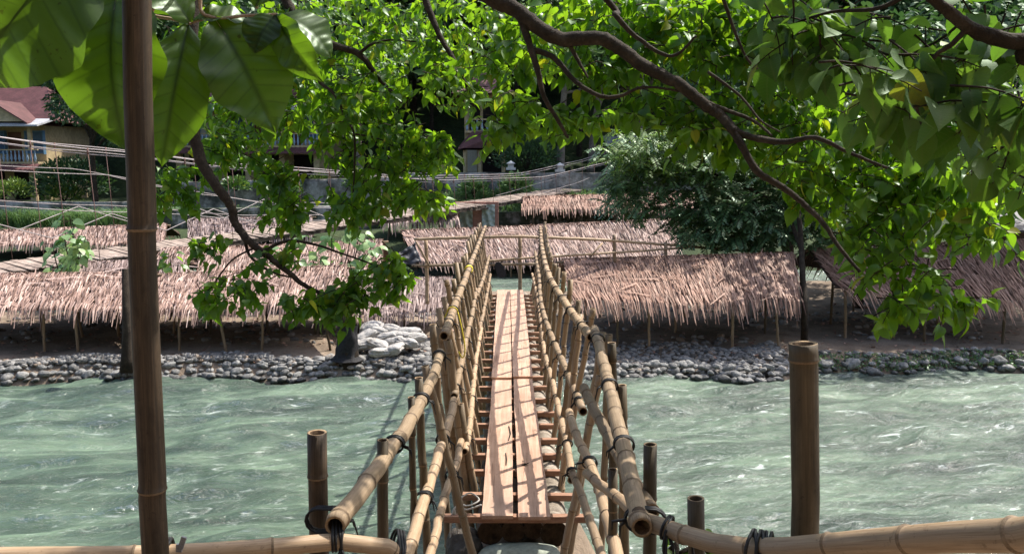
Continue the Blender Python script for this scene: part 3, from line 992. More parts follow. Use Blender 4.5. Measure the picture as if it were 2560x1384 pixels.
upright(1103, 815, 1122, 1000, 7.3, 7.35, 0.052, BG, ext=2.0)
upright(1083, 812, 1096, 1000, 7.6, 7.6, 0.040, BG, ext=2.0)
upright(1120, 850, 1166, 1240, 7.2, 7.2, 0.042, BG, ext=1.0)
upright(1046, 942, 1068, 1384, 5.05, 5.1, 0.030, BD, ext=1.2)
upright(1028, 992, 1035, 1384, 4.75, 4.8, 0.023, BD, ext=1.4)
upright(1062, 912, 1112, 1110, 5.9, 5.9, 0.034, BG, ext=2.2)
upright(1098, 1010, 1165, 1384, 7.0, 7.0, 0.036, BG, ext=1.0)
upright(1150, 1010, 1210, 1384, 7.2, 7.2, 0.036, BG, ext=0.7)
upright(1530, 858, 1532, 1384, 5.9, 5.9, 0.036, BD, ext=1.0)
upright(1555, 962, 1560, 1384, 5.1, 5.1, 0.034, BD, ext=1.0)
upright(1523, 835, 1515, 1060, 6.5, 6.5, 0.032, BG, ext=2.0)
upright(1507, 828, 1425, 1384, 6.6, 6.5, 0.034, BT, ext=0.8)
upright(1452, 785, 1386, 1384, 7.6, 7.2, 0.034, BT, ext=0.8)
upright(1500, 940, 1408, 1384, 6.2, 6.2, 0.033, BT, ext=0.8)
upright(1530, 1170, 1535, 1384, 4.4, 4.4, 0.03, BD, ext=0.8)
for c, curve, off in ((LT2, 5.0, (-.010, 0, 0)), (LT2, 4.1, (-.010, 0, 0)), (LT2, 6.3, (-.010, 0, 0)), (LM3, 6.0, (-.008, 0, 0)), (LM3, 4.9, (-.010, 0, 0)), (LL3, 6.3, (-.008, 0, 0)),
                      (RT2, 6.5, (.010, 0, 0)), (RT2, 5.1, (.010, 0, 0)), (RT2, 4.05, (.010, 0, 0)), (RM1, 7.0, (.010, 0, 0)), (RM2, 5.6, (.010, 0, 0)), (RL2, 6.35, (.008, 0, 0))):
    q = curve_at(c, curve)
    if q and n_tie < 100:
        mb = MB(); tie(mb, q[0], q[1], 0.040, V(off), 4, w=0.005); mb.build('tie', M['rubber'], fb); n_tie += 1
# yellow rope on the left top rail, white rope at the near end
mb = MB()
q = curve_at(LT1, 7.9)
c0 = q[0]
ring = [c0 + V((0.05 * math.cos(a), 0, 0.05 * math.sin(a))) for a in np.linspace(0, 5.5, 12)]
mb.tube(ring, 0.007, 5)
mb.tube(spline([c0 + V((-.05, 0, 0)), c0 + V((-.10, -.05, -.10)), c0 + V((-.13, -.1, -.22)), c0 + V((-.12, -.1, -.30))], 5), 0.007, 5)
mb.tube(spline([c0 + V((.05, 0, 0)), c0 + V((.09, -.05, -.15)), c0 + V((.12, -.08, -.33)), c0 + V((.10, -.1, -.42)), c0 + V((.06, -.1, -.36))], 5), 0.007, 5)
mb.build('yellow_rope', M['rope_y'], fb); mb = MB()
q = curve_at(LT1, 11.2)
for s_ in (-.04, 0, .04, .08):
    mb.tube([q[0] + q[1] * s_ + V((0.05 * math.cos(a), 0.02 * math.sin(a * 2), 0.05 * math.sin(a))) for a in np.linspace(0, 6.28, 14)], 0.007, 5)
o = mb.build('yellow_rope', M['rope_y'], fb)
mb = MB()
p0 = dk(0.1, -0.5, 0.02)
mb.tube(spline([p0 + V((0.22, 0, 0.03)), p0 + V((.1, .02, -.02)), p0, p0 + V((-.03, -.02, -.25)), p0 + V((.02, 0, -.6)), p0 + V((.06, 0, -1.0))], 6), 0.008, 5)
mb.tube(spline([p0, p0 + V((.03, -.03, -.3)), p0 + V((.0, 0, -.75)), p0 + V((.08, 0, -1.1))], 6), 0.008, 5)
mb.tube(spline([p0 + V((0.03, .05, 0.05)), p0 + V((.12, .1, .09)), p0 + V((.2, .05, .05)), p0 + V((.1, -.02, .03)), p0 + V((0.03, .05, 0.05))], 6), 0.007, 5)
mb.build('white_rope', M['rope_w'], fb)

# twigs and a dry leaf lying on the boards
for pts, lab in (([G(1272, 1066, DZ), G(1276, 1085, DZ), G(1271, 1102, DZ)], 'short dark twig on the left boards, farther of the two twigs'), ([G(1264, 1134, DZ), G(1266, 1150, DZ), G(1265, 1164, DZ)], 'short dark twig on the left boards, nearer of the two twigs')):
    mb = MB(); mb.tube([p + V((0, 0, .008)) for p in pts], [.006, .008, .005], 6)
    o = mb.build('twig', M['bark'], None, pts[1]); tag(o, lab, 'twig', 'twigs on the footbridge boards')
mb = MB(); p = G(1311, 1164, DZ) + V((0, 0, .006))
leaf(mb, p, V((1, .3, .1)), V((0, 0, 1)), .06, .05, .5, -.4, 0.05, TRI); leaf(mb, p, V((-1, -.3, .1)), V((0, 0, 1)), .05, .03, .4, -.4, 0.05, TRI)
o = mb.build('dry_leaf', M['bark'], None, p); tag(o, 'curled dark dry leaf lying on the right board near the close end', 'leaf')

# sack and rock under the near end
def blob(c, size, seed=0, sub=3, amp=0.12, rot=0.0, power=2.0, pillow=False):
    import bmesh
    bm = bmesh.new()
    bmesh.ops.create_icosphere(bm, subdivisions=sub, radius=1)
    vs = []
    for v in bm.verts:
        p = v.co.copy()
        f = 1 + amp * noise.fractal(p * 1.1 + V((seed * 7.3, seed * 1.7, 0)), 1, 2, 3)
        if power != 2.0:
            m = (abs(p.x) ** power + abs(p.y) ** power + abs(p.z) ** power) ** (1 / power)
            p = p / m
        if pillow:
            e_ = max(abs(p.x), abs(p.y)); p.z *= 1 - 0.55 * e_ ** 4
            f *= 1 + 0.05 * noise.noise(v.co * 5 + V((seed, 0, 0))) + 0.03 * noise.noise(v.co * 11 + V((0, seed, 0)))
        p = V((p.x * size[0], p.y * size[1], p.z * size[2])) * f
        p = Matrix.Rotation(rot, 3, 'Z') @ p
        vs.append(p + V(c))
    fs = [tuple(v.index for v in f.verts) for f in bm.faces]
    bm.free()
    return vs, fs


mb = MB(); mb.add(*blob(dk(0.0, 0.03, -0.355), (0.34, 0.12, 0.10), 3, 4, 0.06, 0, 3.0))
o = mb.build('sack', M['sack_old'], None, dk(-0.35, 0, -0.75)); tag(o, 'pale greenish sack lying under the dark near log ends of the footbridge', 'sack')
mb = MB(); mb.add(*blob(dk(0.12, -0.42, -0.34), (0.15, 0.2, 0.16), 5, 4, 0.3))
o = mb.build('rock', noisy('wet dark rock', [(0.3, (0.03, 0.026, 0.022)), (0.7, (0.10, 0.085, 0.07))], 4, 0.7, 0.6, 0.03), None, dk(-0.1, -0.62, -1.1)); tag(o, 'dark wet rock beside the left of the near log ends', 'rock')

# ------------------------------------------------------------------ foreground railings and pole
lr = empty('bamboo_railing', P(400, 1384, 2.9) * 1.0, 'horizontal bamboo rail with two cut posts at the lower left corner', 'railing')
def fg(root, pts, r, r2, mats, name, seg=0.4, n=18, hollow=(True, True), phase=None):
    mb = MB(); bamboo(mb, pts, r, r2, seg, n, hollow, phase, 0.0015)
    return mb.build(name, mats, root)


fg(lr, [P(-300, 1392, 2.75), P(0, 1392, 2.85), P(340, 1387, 2.92), P(600, 1373, 3.0), P(830, 1354, 3.1), P(900, 1352, 3.15), P(965, 1366, 3.2), P(1020, 1410, 3.25)], 0.039, 0.033, BT, 'rail', 0.5)
fg(lr, [P(793, 1079, 3.35), P(798, 1400, 3.35), P(800, 1400, 3.35) + V((0, 0, -1.0))], 0.040, 0.042, BP, 'post', 0.42, 18, (True, True), 0.19)
fg(lr, [P(957, 1099, 3.85), P(958, 1400, 3.85), P(958, 1400, 3.85) + V((0, 0, -1.0))], 0.0265, 0.028, BD, 'post', 0.36)
def ftie(root, c, ax, r, off, loops=4, w=0.006):
    mb = MB(); tie(mb, c, ax, r, off, loops, True, w)
    return mb.build('tie', M['rubber'], root)


ftie(lr, P(850, 1345, 3.12), V((1, .2, 0)), 0.042, (0, 0.1, 0.05), 4)
ftie(lr, P(1000, 1385, 3.24), V((1, .2, -.4)), 0.042, (0, 0.12, 0), 3)
q = P(835, 1300, 3.22)
mb = MB(); tie(mb, q, (LT2[-1] - LT2[-3]), 0.049, V((-0.06, 0.05, 0)), 4, True, 0.005); mb.build('tie', M['rubber'], lr)
# clip and strip at the pole
mb = MB()
c0 = P(462, 1362, 2.86)
mb.box(c0 + V((0.0, -0.02, 0.02)), (0.018, 0.01, 0.045), Matrix.Rotation(0.35, 3, 'Y'))
mb.box(c0 + V((-0.012, -0.02, 0.0)), (0.02, 0.012, 0.028), Matrix.Rotation(0.1, 3, 'Y'))
o = mb.build('clip', noisy('grey plastic clip', [(0.3, (0.2, 0.2, 0.21)), (0.7, (0.35, 0.35, 0.36))], 20, 0.5, 0), lr)

pole = MB()
bamboo(pole, [P(338, -160, 2.78) + V((-0.04, 0.0, 1.8)), P(338, -160, 2.78), P(342, 150, 2.78), P(352, 500, 2.78), P(368, 900, 2.78), P(384, 1300, 2.78), P(388, 1400, 2.78), P(388, 1400, 2.78) + V((0.02, 0, -0.8))], 0.044, 0.0455, 0.9, 28, (True, True), 0.93, 0.002, 0.0)
o = pole.build('bamboo_pole', BP, None, P(388, 1400, 2.78) + V((0.02, 0, -0.8)))
tag(o, 'tall dark brown bamboo pole rising out of the picture in front of the huge leaves', 'pole')
ftie(lr, P(425, 1376, 2.93), V((1, .1, 0)), 0.043, (-0.02, -0.05, 0.0), 3, 0.006)

rr_ = empty('bamboo_railing', P(2000, 1384, 2.4), 'thick horizontal bamboo rail with three cut posts at the lower right corner', 'railing')
fg(rr_, [P(1612, 1300, 3.22), P(1680, 1325, 3.1), P(1760, 1350, 2.95), P(1850, 1368, 2.8), P(1950, 1372, 2.65), P(2080, 1362, 2.5), P(2300, 1347, 2.2), P(2560, 1334, 1.92), P(2850, 1322, 1.65), V((1.46, 1.1, P(2850, 1322, 1.65).z + .02)), V((1.66, .4, P(2850, 1322, 1.65).z + .03))], 0.035, 0.050, BT, 'rail', 0.36, 24)
fg(rr_, [P(2009, 858, 2.78), P(2014, 1380, 2.76), P(2015, 1380, 2.76) + V((0, 0, -0.8))], 0.0475, 0.046, BD, 'post', 0.95, 28, (True, True), 0.055)
fg(rr_, [P(1625, 1110, 3.75), P(1624, 1380, 3.75), P(1624, 1380, 3.75) + V((0, 0, -0.9))], 0.031, 0.033, BD, 'post', 0.4)
fg(rr_, [P(1740, 1243, 3.2), P(1741, 1384, 3.2), P(1741, 1384, 3.2) + V((0, 0, -0.8))], 0.0335, 0.035, BD, 'post', 0.36)
ftie(rr_, P(1672, 1322, 3.12), V((1, -.3, -.2)), 0.039, (0, 0.03, 0.0), 2)
ftie(rr_, P(1905, 1372, 2.72), V((1, -.4, 0)), 0.045, (0.03, 0.03, 0.0), 6)
q = P(1598, 1300, 3.25)
mb = MB(); tie(mb, q, (RT2[-1] - RT2[-3]), 0.05, V((0.06, 0.02, 0)), 3, True, 0.006); mb.build('tie', M['rubber'], rr_)
mb = MB()
for dx in (0, 0.09):
    p0 = P(1660 + dx * 800, 1330, 3.1)
    mb.tube(spline([p0 + V((0, -.04, .03)), p0 + V((-.01, -.05, -.05)), p0 + V((.03, -.03, -.15)), p0 + V((.05, -.03, -.25))], 5), 0.006, 5)
mb.build('strap', M['rubber'], rr_)

# ------------------------------------------------------------------ thatched shelters
def slope(mb, A, B, C, D, courses, spacing, slen, mi=0, hang=0.25, lean=0.0, wid=0.05):
    """A-B ridge, D-C eave (A above D)."""
    A, B, C, D = V(A), V(B), V(C), V(D)
    nrm = (B - A).cross(D - A)
    if nrm.z < 0: nrm = -nrm
    nrm.normalize()
    W = (B - A).length; T = ((D - A).length + (C - B).length) / 2
    along = (B - A).normalized()
    def pt(u, t): return A.lerp(B, u).lerp(D.lerp(C, u), t)
    sag = lambda u: 0.05 * math.sin(u * 7 + A.x) + 0.02 * math.sin(u * 23)
    # under-sheet
    nu = 12
    vs = []; fs = []
    for i in range(nu + 1):
        for j in range(5):
            vs.append(pt(i / nu, j / 4 * 0.97) - nrm * 0.05 + V((0, 0, sag(i / nu) * j / 4)))
    for i in range(nu):
        for j in range(4):
            a = i * 5 + j
            fs.append((a, a + 5, a + 6, a + 1))
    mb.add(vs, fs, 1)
    for c in range(courses):
        t0 = (c - 0.3) / courses
        last = c >= courses - 1
        n = int(W / spacing * 1.5)
        patch = R(0, 9)
        for i in range(n):
            u = (i + R(-0.6, 0.6)) / n
            if u < -0.01 or u > 1.01: continue
            g = 0.5 + 0.5 * noise.noise(V((u * W * 0.8, c * 1.7, patch)))
            ln = slen * R(0.75, 1.2) * (1.0 + (hang * R(0, 1.4) if last else 0))
            p = pt(u, max(t0 + R(-0.03, 0.03), -0.02)) + nrm * (0.012 + R(0, 0.03)) + V((0, 0, sag(u) * max(t0, 0)))
            down = (pt(u, 1) - pt(u, 0)).normalized()
            d = (down + along * (lean * (0.6 + g * 0.8) + random.gauss(0, 0.075)) + nrm * R(0.0, 0.09)).normalized()
            w2 = wid * R(0.42, 0.95)
            side = d.cross(nrm).normalized()
            tilt = nrm * random.gauss(0, 0.25)
            sd_ = (side + tilt).normalized() * w2 / 2
            mid = p + d * ln * 0.6
            tip = p + d * ln - nrm * R(0.0, 0.05) + V((0, 0, -0.10 * ln if not last else -R(0.10, 0.35) * ln))
            mb.add([p - sd_, p + sd_, mid + sd_ * 0.85, mid - sd_ * 0.85, tip + sd_ * (0.35 if last else 0.12), tip - sd_ * (0.35 if last else 0.12)],
                   [(0, 1, 2, 3), (3, 2, 4, 5)], mi, None, False)


def shelter(label, r0, r1, e0, e1, mat, posts, courses=7, spacing=0.045, slen=0.5, lean=0.0, wid=0.05, gfun=island_h, group='thatched shelters on the river bank', pole_end=0.15, strays=10, backw=1.2, hang=0.25, post_r=0.035, hip=None):
    r0, r1, e0, e1 = V(r0), V(r1), V(e0), V(e1)
    c = (r0 + r1) / 2
    root = empty('thatched_shelter', (c.x, c.y, max(gfun(c.x, c.y), -0.3)), label, 'shelter', group)
    mb = MB()
    slope(mb, r0, r1, e1, e0, courses, spacing, slen, 0, hang, lean, wid)
    b0 = V((r0.x, r0.y + (r0.y - e0.y) * backw, e0.z + 0.1)); b1 = V((r1.x, r1.y + (r1.y - e1.y) * backw, e1.z + 0.1))
    slope(mb, r0, r1, b1, b0, max(3, courses - 3), spacing * 2, slen * 1.4, 0, 0.2, 0, wid * 1.6)
    if hip:
        slope(mb, r1, r1 + (r1 - r0).normalized() * 0.08, e1 + V((hip, 0.3, 0)), e1, courses, spacing, slen, 0, hang, 0.1, wid)
        slope(mb, e1.lerp(r1, 0.98), r1, b1.lerp(r1, 0.1) + V((hip, 0, -0.35)), e1 + V((hip, 0.2, 0)), courses, spacing, slen, 0, hang, 0.1, wid)
    # ridge tufts and stray pieces
    for _ in range(int((r1 - r0).length * 16)):
        u = R(0, 1); p = r0.lerp(r1, u) + V((0, R(-.08, .05), R(0.0, 0.05)))
        d = ((r1 - r0).normalized() * R(-1, 1) + V((0, R(-1.4, 0.6), R(-.6, .25)))).normalized()
        s_ = d.cross(V((0, 0, 1))).normalized() * wid * R(.3, .55)
        q = p + d * R(.15, .35) * (slen / .5)
        mb.add([p - s_, p + s_, q + s_ * .2, q - s_ * .2], [(0, 1, 2, 3)], 0, None, False)
    for _ in range(strays):
        u = R(0, 1); t_ = R(0.1, 0.95)
        nrm = (r1 - r0).cross(e0 - r0).normalized()
        if nrm.z < 0: nrm = -nrm
        p = r0.lerp(r1, u).lerp(e0.lerp(e1, u), t_) + nrm * 0.08
        d = ((r1 - r0).normalized() * R(-1, 1) + (e0 - r0).normalized() * R(-.3, .6)).normalized()
        s_ = d.cross(nrm).normalized() * wid * 0.5
        q = p + d * R(.3, .8) + nrm * 0.02
        mb.add([p - s_, p + s_, q + s_ * .4, q - s_ * .4], [(0, 1, 2, 3)], 0, None, False)
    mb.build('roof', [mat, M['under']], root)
    mb = MB(); ext = (r1 - r0).normalized() * pole_end
    bamboo(mb, [r0 - ext + V((0, 0.03, -0.06)), r1 + ext + V((0, 0.03, -0.06))], 0.03, 0.03, 0.5, 7)
    mb.build('ridge_pole', BG, root)
    mb = MB(); bamboo(mb, [e0 + V((0, 0.25, 0.02)), e1 + V((0, 0.25, 0.02))], 0.028, 0.028, 0.5, 7); mb.build('eave_pole', BG, root)
    for (u, row, lx) in posts:
        if row == 0: a = e0.lerp(e1, u) + V((0, 0.22, 0.05))
        elif row == 1: a = r0.lerp(r1, u) + V((0, 0, -0.08))
        else: a = b0.lerp(b1, u) + V((0, -0.2, 0.05))
        b = V((a.x + lx, a.y + R(-.1, .1), 0)); b.z = gfun(b.x, b.y) - 0.15
        mb = MB(); bamboo(mb, [a, b], post_r * R(.85, 1.1), None, 0.4, 7)
        mb.build('post', BG if R(0, 1) < 0.6 else BD, root)
    return root


def rowposts(n, jit=0.04):
    out = []
    for k in range(n):
        u = (k + 0.3) / n
        for row in (0, 1, 2): out.append((min(max(u + R(-jit, jit), 0.01), 0.99), row, R(-.18, .18)))
    return out


shelter('long pinkish thatched shelter at the left edge, behind the tall pole', P(-190, 688, 20.3), P(388, 682, 20.3), P(-200, 782, 18.5), P(392, 776, 18.5), M['thatch'], rowposts(5), 7, 0.036, 0.5, -0.18, 0.042, strays=14)
shelter('sunlit pink thatched shelter behind the low hanging branch', P(392, 688, 20.5), P(872, 664, 20.5), P(398, 776, 18.6), P(868, 772, 18.6), M['thatch'], rowposts(4), 7, 0.034, 0.5, -0.18, 0.042, strays=10)
shelter('greyish thatched shelter above the white sandbags, left of the footbridge', P(885, 700, 21.0), P(1132, 694, 21.0), P(880, 786, 19.7), P(1120, 782, 19.7), M['thatch_grey'], [(.06, 0, .02), (.30, 0, -.1), (.95, 0, .0), (.1, 2, 0), (.8, 2, .1), (.5, 1, 0)], 6, 0.032, 0.46, 0.0, 0.045, strays=4)
shelter('small thatched shelter under the suspension bridge, left of the tall pole', P(205, 655, 23.4), P(470, 650, 23.4), P(200, 712, 22.2), P(470, 708, 22.2), M['thatch_grey'], rowposts(2), 5, 0.05, 0.45, -0.1, 0.055)
shelter('thatched shelter in the second row with an open gap, right of the tall pole', P(400, 622, 24.6), P(482, 618, 24.6), P(395, 690, 23.2), P(460, 690, 23.2), M['thatch'], rowposts(1), 6, 0.045, 0.45, -0.1, 0.05)
shelter('pink thatched shelter in the second row behind the pale leaved sapling', P(500, 622, 24.8), P(958, 600, 25.4), P(496, 692, 23.3), P(958, 684, 24.0), M['thatch'], rowposts(3), 7, 0.042, 0.45, -0.15, 0.05)
shelter('brown thatched shelter with ragged eave just right of the footbridge', P(1408, 650, 20.8), P(1975, 634, 20.8), P(1425, 752, 19.0), P(1985, 752, 19.0), M['thatch_brown'], [(.22, 0, 0), (.36, 0, .03), (.74, 0, 0), (.93, 0, .1), (.1, 1, 0), (.5, 1, 0), (.9, 1, 0), (.2, 2, 0), (.6, 2, .1), (.95, 2, 0)], 8, 0.03, 0.52, 0.14, 0.045, strays=22, hang=0.45, hip=0.25)
shelter('dark thatched shelter at the right edge behind the hanging leaves', P(2022, 622, 21.8), P(2700, 596, 21.0), P(2092, 724, 20.0), P(2720, 762, 19.2), M['thatch_brown'], [(.05, 0, .1), (.38, 0, 0), (.7, 0, 0), (.1, 1, 0), (.5, 1, 0), (.9, 1, 0), (.3, 2, 0)], 8, 0.036, 0.55, 0.3, 0.045, hang=0.5)


def far_ground(x, y): return far_h(x, y)


GB = 'thatched shelters across the back channel'
shelter('thatched shelter across the back channel, left of the footbridge top', P(1002, 577, 36.2), P(1212, 570, 36.2), P(1040, 656, 34.2), P(1222, 652, 34.2), M['thatch'], rowposts(2), 8, 0.05, 0.6, 0.12, 0.07, far_ground, GB)
shelter('long sunlit thatched shelter across the back channel, right of the footbridge top', P(1214, 570, 36.4), P(1690, 548, 36.4), P(1222, 650, 34.3), P(1700, 644, 34.3), M['thatch'], rowposts(4), 8, 0.048, 0.62, 0.22, 0.07, far_ground, GB)
shelter('low thatched shelter below the tall grass at the far left', P(-120, 580, 38.5), P(418, 560, 40.0), P(-120, 620, 37.2), P(412, 606, 38.6), M['thatch'], rowposts(4), 6, 0.075, 0.5, -0.1, 0.085, far_ground, GB)
shelter('low thatched shelter beside the mossy wall behind the suspension bridge', P(472, 548, 42.0), P(782, 540, 42.0), P(470, 600, 40.5), P(782, 590, 40.5), M['thatch_grey'], rowposts(3), 6, 0.08, 0.5, 0.0, 0.085, far_ground, GB)
shelter('small thatched shelter with jagged eave left of the brick wall', P(955, 528, 43.6), P(1142, 524, 43.6), P(950, 560, 42.4), P(1148, 548, 42.4), M['thatch_grey'], rowposts(3), 4, 0.08, 0.6, 0.1, 0.11, far_ground, GB, hang=0.7)
shelter('thatched shelter in front of the mossy wall under the right end of the suspension bridge', P(1310, 492, 47.0), P(1730, 480, 47.0), P(1302, 528, 45.4), P(1740, 520, 45.4), M['thatch_brown'], rowposts(4), 5, 0.075, 0.6, 0.15, 0.1, far_ground, GB, hang=0.4)

# ------------------------------------------------------------------ far walkway rail at the bridge end
wr = empty('bamboo_railing', P(1300, 725, 19.4), 'thin bamboo handrail crossing behind the far end of the footbridge', 'railing')
def wrail(pts, r, name, mats=BT):
    mb = MB(); bamboo(mb, [P(*p) for p in pts], r, r, 0.45, 8)
    mb.build(name, mats, wr)


wrail([(1035, 598, 19.6), (1190, 593, 19.5), (1320, 592, 19.5), (1540, 602, 20.6), (1800, 622, 22.5), (1960, 632, 23)], 0.035, 'rail')
wrail([(1030, 664, 19.7), (1200, 661, 19.6), (1345, 660, 19.5)], 0.030, 'rail')
wrail([(1150, 658, 19.7), (1330, 644, 19.6), (1560, 630, 20.6), (1720, 618, 21.8)], 0.028, 'rail')
for px, y0, y1, Y, dx in ((1065, 600, 760, 19.75, 3), (1300, 590, 800, 19.6, 0), (1535, 586, 720, 20.6, 3), (1664, 605, 700, 21.4, 0)):
    mb = MB(); bamboo(mb, [P(px, y0, Y), P(px + dx, y1, Y)], 0.045, 0.045, 0.4, 9); mb.build('post', BT, wr)
wrail([(1040, 604, 19.65), (1075, 668, 19.65)], 0.024, 'brace')
wrail([(1478, 640, 20.0), (1505, 608, 20.3)], 0.022, 'brace')
# black flap / paddle hanging near the rail
mb = MB()
prof = [(0, 0.03), (0.1, 0.075), (0.3, 0.10), (0.55, 0.11), (0.8, 0.11), (0.93, 0.085), (1, 0.03)]
a = P(1243, 655, 18.6); b = P(1258, 693, 18.5)
d = (b - a); s_ = V((1, 0, 0.35)).normalized()
for sgn in (0.012, -0.012):
    vs = []
    for f, w_ in prof: vs += [a + d * f - s_ * w_ * 0.9 + V((0, sgn, 0)), a + d * f + s_ * w_ * 0.9 + V((0, sgn, 0))]
    mb.add(vs, [(2 * i, 2 * i + 1, 2 * i + 3, 2 * i + 2) for i in range(6)])
vs = []
for f, w_ in prof:
    for sg in (-1, 1):
        for yy in (0.012, -0.012): vs.append(a + d * f + s_ * w_ * 0.9 * sg + V((0, yy, 0)))
fs = []
for i in range(6):
    q = i * 4
    fs += [(q, q + 1, q + 5, q + 4), (q + 2, q + 3, q + 7, q + 6)]
mb.add(vs, fs)
o = mb.build('paddle', M['rubber'], None, a); tag(o, 'dark paddle blade hanging beside the left rail at the far end of the footbridge', 'paddle')
# tarpaulin left of the far rail
mb = MB()
corn = [P(985, 640, 20.9), P(1015, 600, 21.3), P(1062, 612, 21.2), P(1056, 655, 20.9), P(1000, 660, 20.8)]
n = 14; vs = []; fs = []
for j in range(n + 1):
    for i in range(n + 1):
        u, v_ = i / n, j / n
        p = (corn[0].lerp(corn[1], u)).lerp(corn[4].lerp(corn[3], u), v_)
        p = p.lerp(corn[2], 0.5 * u * (1 - v_))
        vs.append(p + V((0, 0.10 * fbm(u * 4, v_ * 4, 1), 0.05 * fbm(u * 3, v_ * 6, 5) - 0.10 * u * (1 - u))))
for j in range(n):
    for i in range(n):
        a_ = j * (n + 1) + i
        fs.append((a_, a_ + 1, a_ + n + 2, a_ + n + 1))
mb.add(vs, fs)
o = mb.build('tarpaulin', M['tarp'], None, corn[0])
md = o.modifiers.new('thick', 'SOLIDIFY'); md.thickness = 0.01
tag(o, 'crumpled grey black tarpaulin draped beside the handrail left of the footbridge', 'tarpaulin')

# ------------------------------------------------------------------ sandbags, wrapped trunk
bags = [(918, 838, .3), (950, 828, .1), (985, 826, -.2), (1020, 830, .2), (905, 858, .1), (948, 860, -.3), (985, 852, .1), (1018, 856, -.1), (955, 880, .3), (980, 874, -.5), (1035, 842, .4), (930, 818, 0), (1000, 838, .1), (968, 842, -.1)]
bag_labels = ['leftmost of the upper row', 'upper middle', 'upper right middle', 'upper right', 'lowest at the left', 'lower middle left', 'centre', 'right of centre', 'front, lying on the stones', 'front, tilted on its side', 'far right by the thin post', 'top, farthest back', 'top of the right half', 'middle, half buried']
for i, (px, py, rz) in enumerate(bags):
    c = P(px, py, 18.05 + 0.012 * (884 - py))
    mb = MB()
    vs, fs = blob((0, 0, 0), (0.285 * R(.85, 1.1), 0.185, 0.115), i + 20, 5, 0.20, rz, 4.2, True)
    mb.add([V(v) + c for v in vs], fs)
    o = mb.build('sandbag', M['sack'], None, c)
    o.rotation_euler = (R(-.35, .3), R(-.4, .4), 0)
    tag(o, 'white sandbag in the pile left of the footbridge, ' + bag_labels[i], 'sandbag', 'white sandbags piled on the stones')
tr = empty('tree_stump', G(868, 895, 0.4), 'dark tree trunk wrapped in black netting left of the sandbags', 'tree trunk')
base = tr.location.copy()
mb = MB(); mb.tube([base + V((0.05, 0, -0.2)), base + V((.03, 0, .2)), base + V((-.02, 0, .6)), base + V((-.06, .05, 1.3))], [.26, .20, .17, .15], 14); mb.build('trunk', M['bark'], tr)
mb = MB(); N = 26
vs = []; fs = []
for j in range(10):
    for k in range(N):
        a_ = 2 * math.pi * k / N; zz = j / 9 * 0.75
        rr = 0.24 - 0.07 * zz + 0.06 * fbm(math.cos(a_) * 1.5, math.sin(a_) * 1.5, zz * 3) + (0.10 if j == 0 else 0)
        vs.append(base + V((0.02 + rr * math.cos(a_) * (1.1 - 0.2 * zz), rr * math.sin(a_), zz - 0.02)))
for j in range(9):
    for k in range(N):
        k2 = (k + 1) % N
        fs.append((j * N + k, j * N + k2, (j + 1) * N + k2, (j + 1) * N + k))
mb.add(vs, fs); mb.build('net_wrap', M['net'], tr)
o2 = empty('slim_tree', G(318, 905, 0.4), 'thin dark tree trunk standing on the bank behind the tall pole', 'tree')
mb = MB(); b2 = o2.location.copy()
mb.tube([b2 + V((0, 0, -.2)), b2 + V((0, 0, .12)), b2 + V((0.03, 0, .6)), b2 + V((0.05, .1, 2.0))], [.17, .12, .095, .08], 12); mb.build('trunk', M['bark'], o2)
limb('branch', [b2 + V((0.04, .05, 1.0)), b2 + V((0.25, .2, 1.5)), b2 + V((.3, .3, 2.0))], .05, .03, M['bark'], o2)

# ------------------------------------------------------------------ river stones
protos = []
for i in range(12):
    mb = MB(); sx = R(.8, 1.25); mb.add(*blob((0, 0, 0), (sx, R(.75, 1.0), R(.5, .75)), i + 40, 3, 0.28, R(0, 6)))
    o = mb.build('river_stone', M['stone'])
    protos.append(o)


def put_stone(x, y, z, s, label, group, use=None):
    o = protos[random.randrange(12)].copy()
    link(o)
    o.location = (x, y, z); o.scale = (s, s, s); o.rotation_euler = (R(-.3, .3), R(-.3, .3), R(0, 6.28))
    tag(o, label, 'stone', group)
    return o


def stone_rows(xa, xb, n, rows, smin, smax, label, group, dy=0.13, dz=0.10, y_off=0.0):
    for r_ in range(rows):
        for k in range(n):
            x = xa + (xb - xa) * (k + R(0, 1)) / n
            y = shore(x) + 0.02 + r_ * dy + R(-.05, .05) + y_off
            z = 0.02 + r_ * dz + R(-.02, .03)
            put_stone(x, y, z, R(smin, smax), label, group)


stone_rows(-11.6, -1.2, 66, 3, 0.065, 0.145, 'rounded grey river stone in the low edging along the water left of the footbridge', 'edging stones left of the footbridge')
stone_rows(1.1, 5.7, 32, 3, 0.065, 0.145, 'rounded grey river stone in the low edging along the water right of the footbridge', 'edging stones right of the footbridge')
stone_rows(6.2, 11.6, 20, 2, 0.07, 0.17, 'grey stone in the mossy bank edge below the dark shelter at the right', 'stones of the mossy right bank', 0.12, 0.16)
for o in protos: bpy.data.objects.remove(o)
# smaller cobbles: uncountable
import bmesh
bm = bmesh.new(); bmesh.ops.create_icosphere(bm, subdivisions=2, radius=1)
ico_v = np.array([v.co[:] for v in bm.verts]); ico_f = np.array([[v.index for v in f.verts] for f in bm.faces]); bm.free()


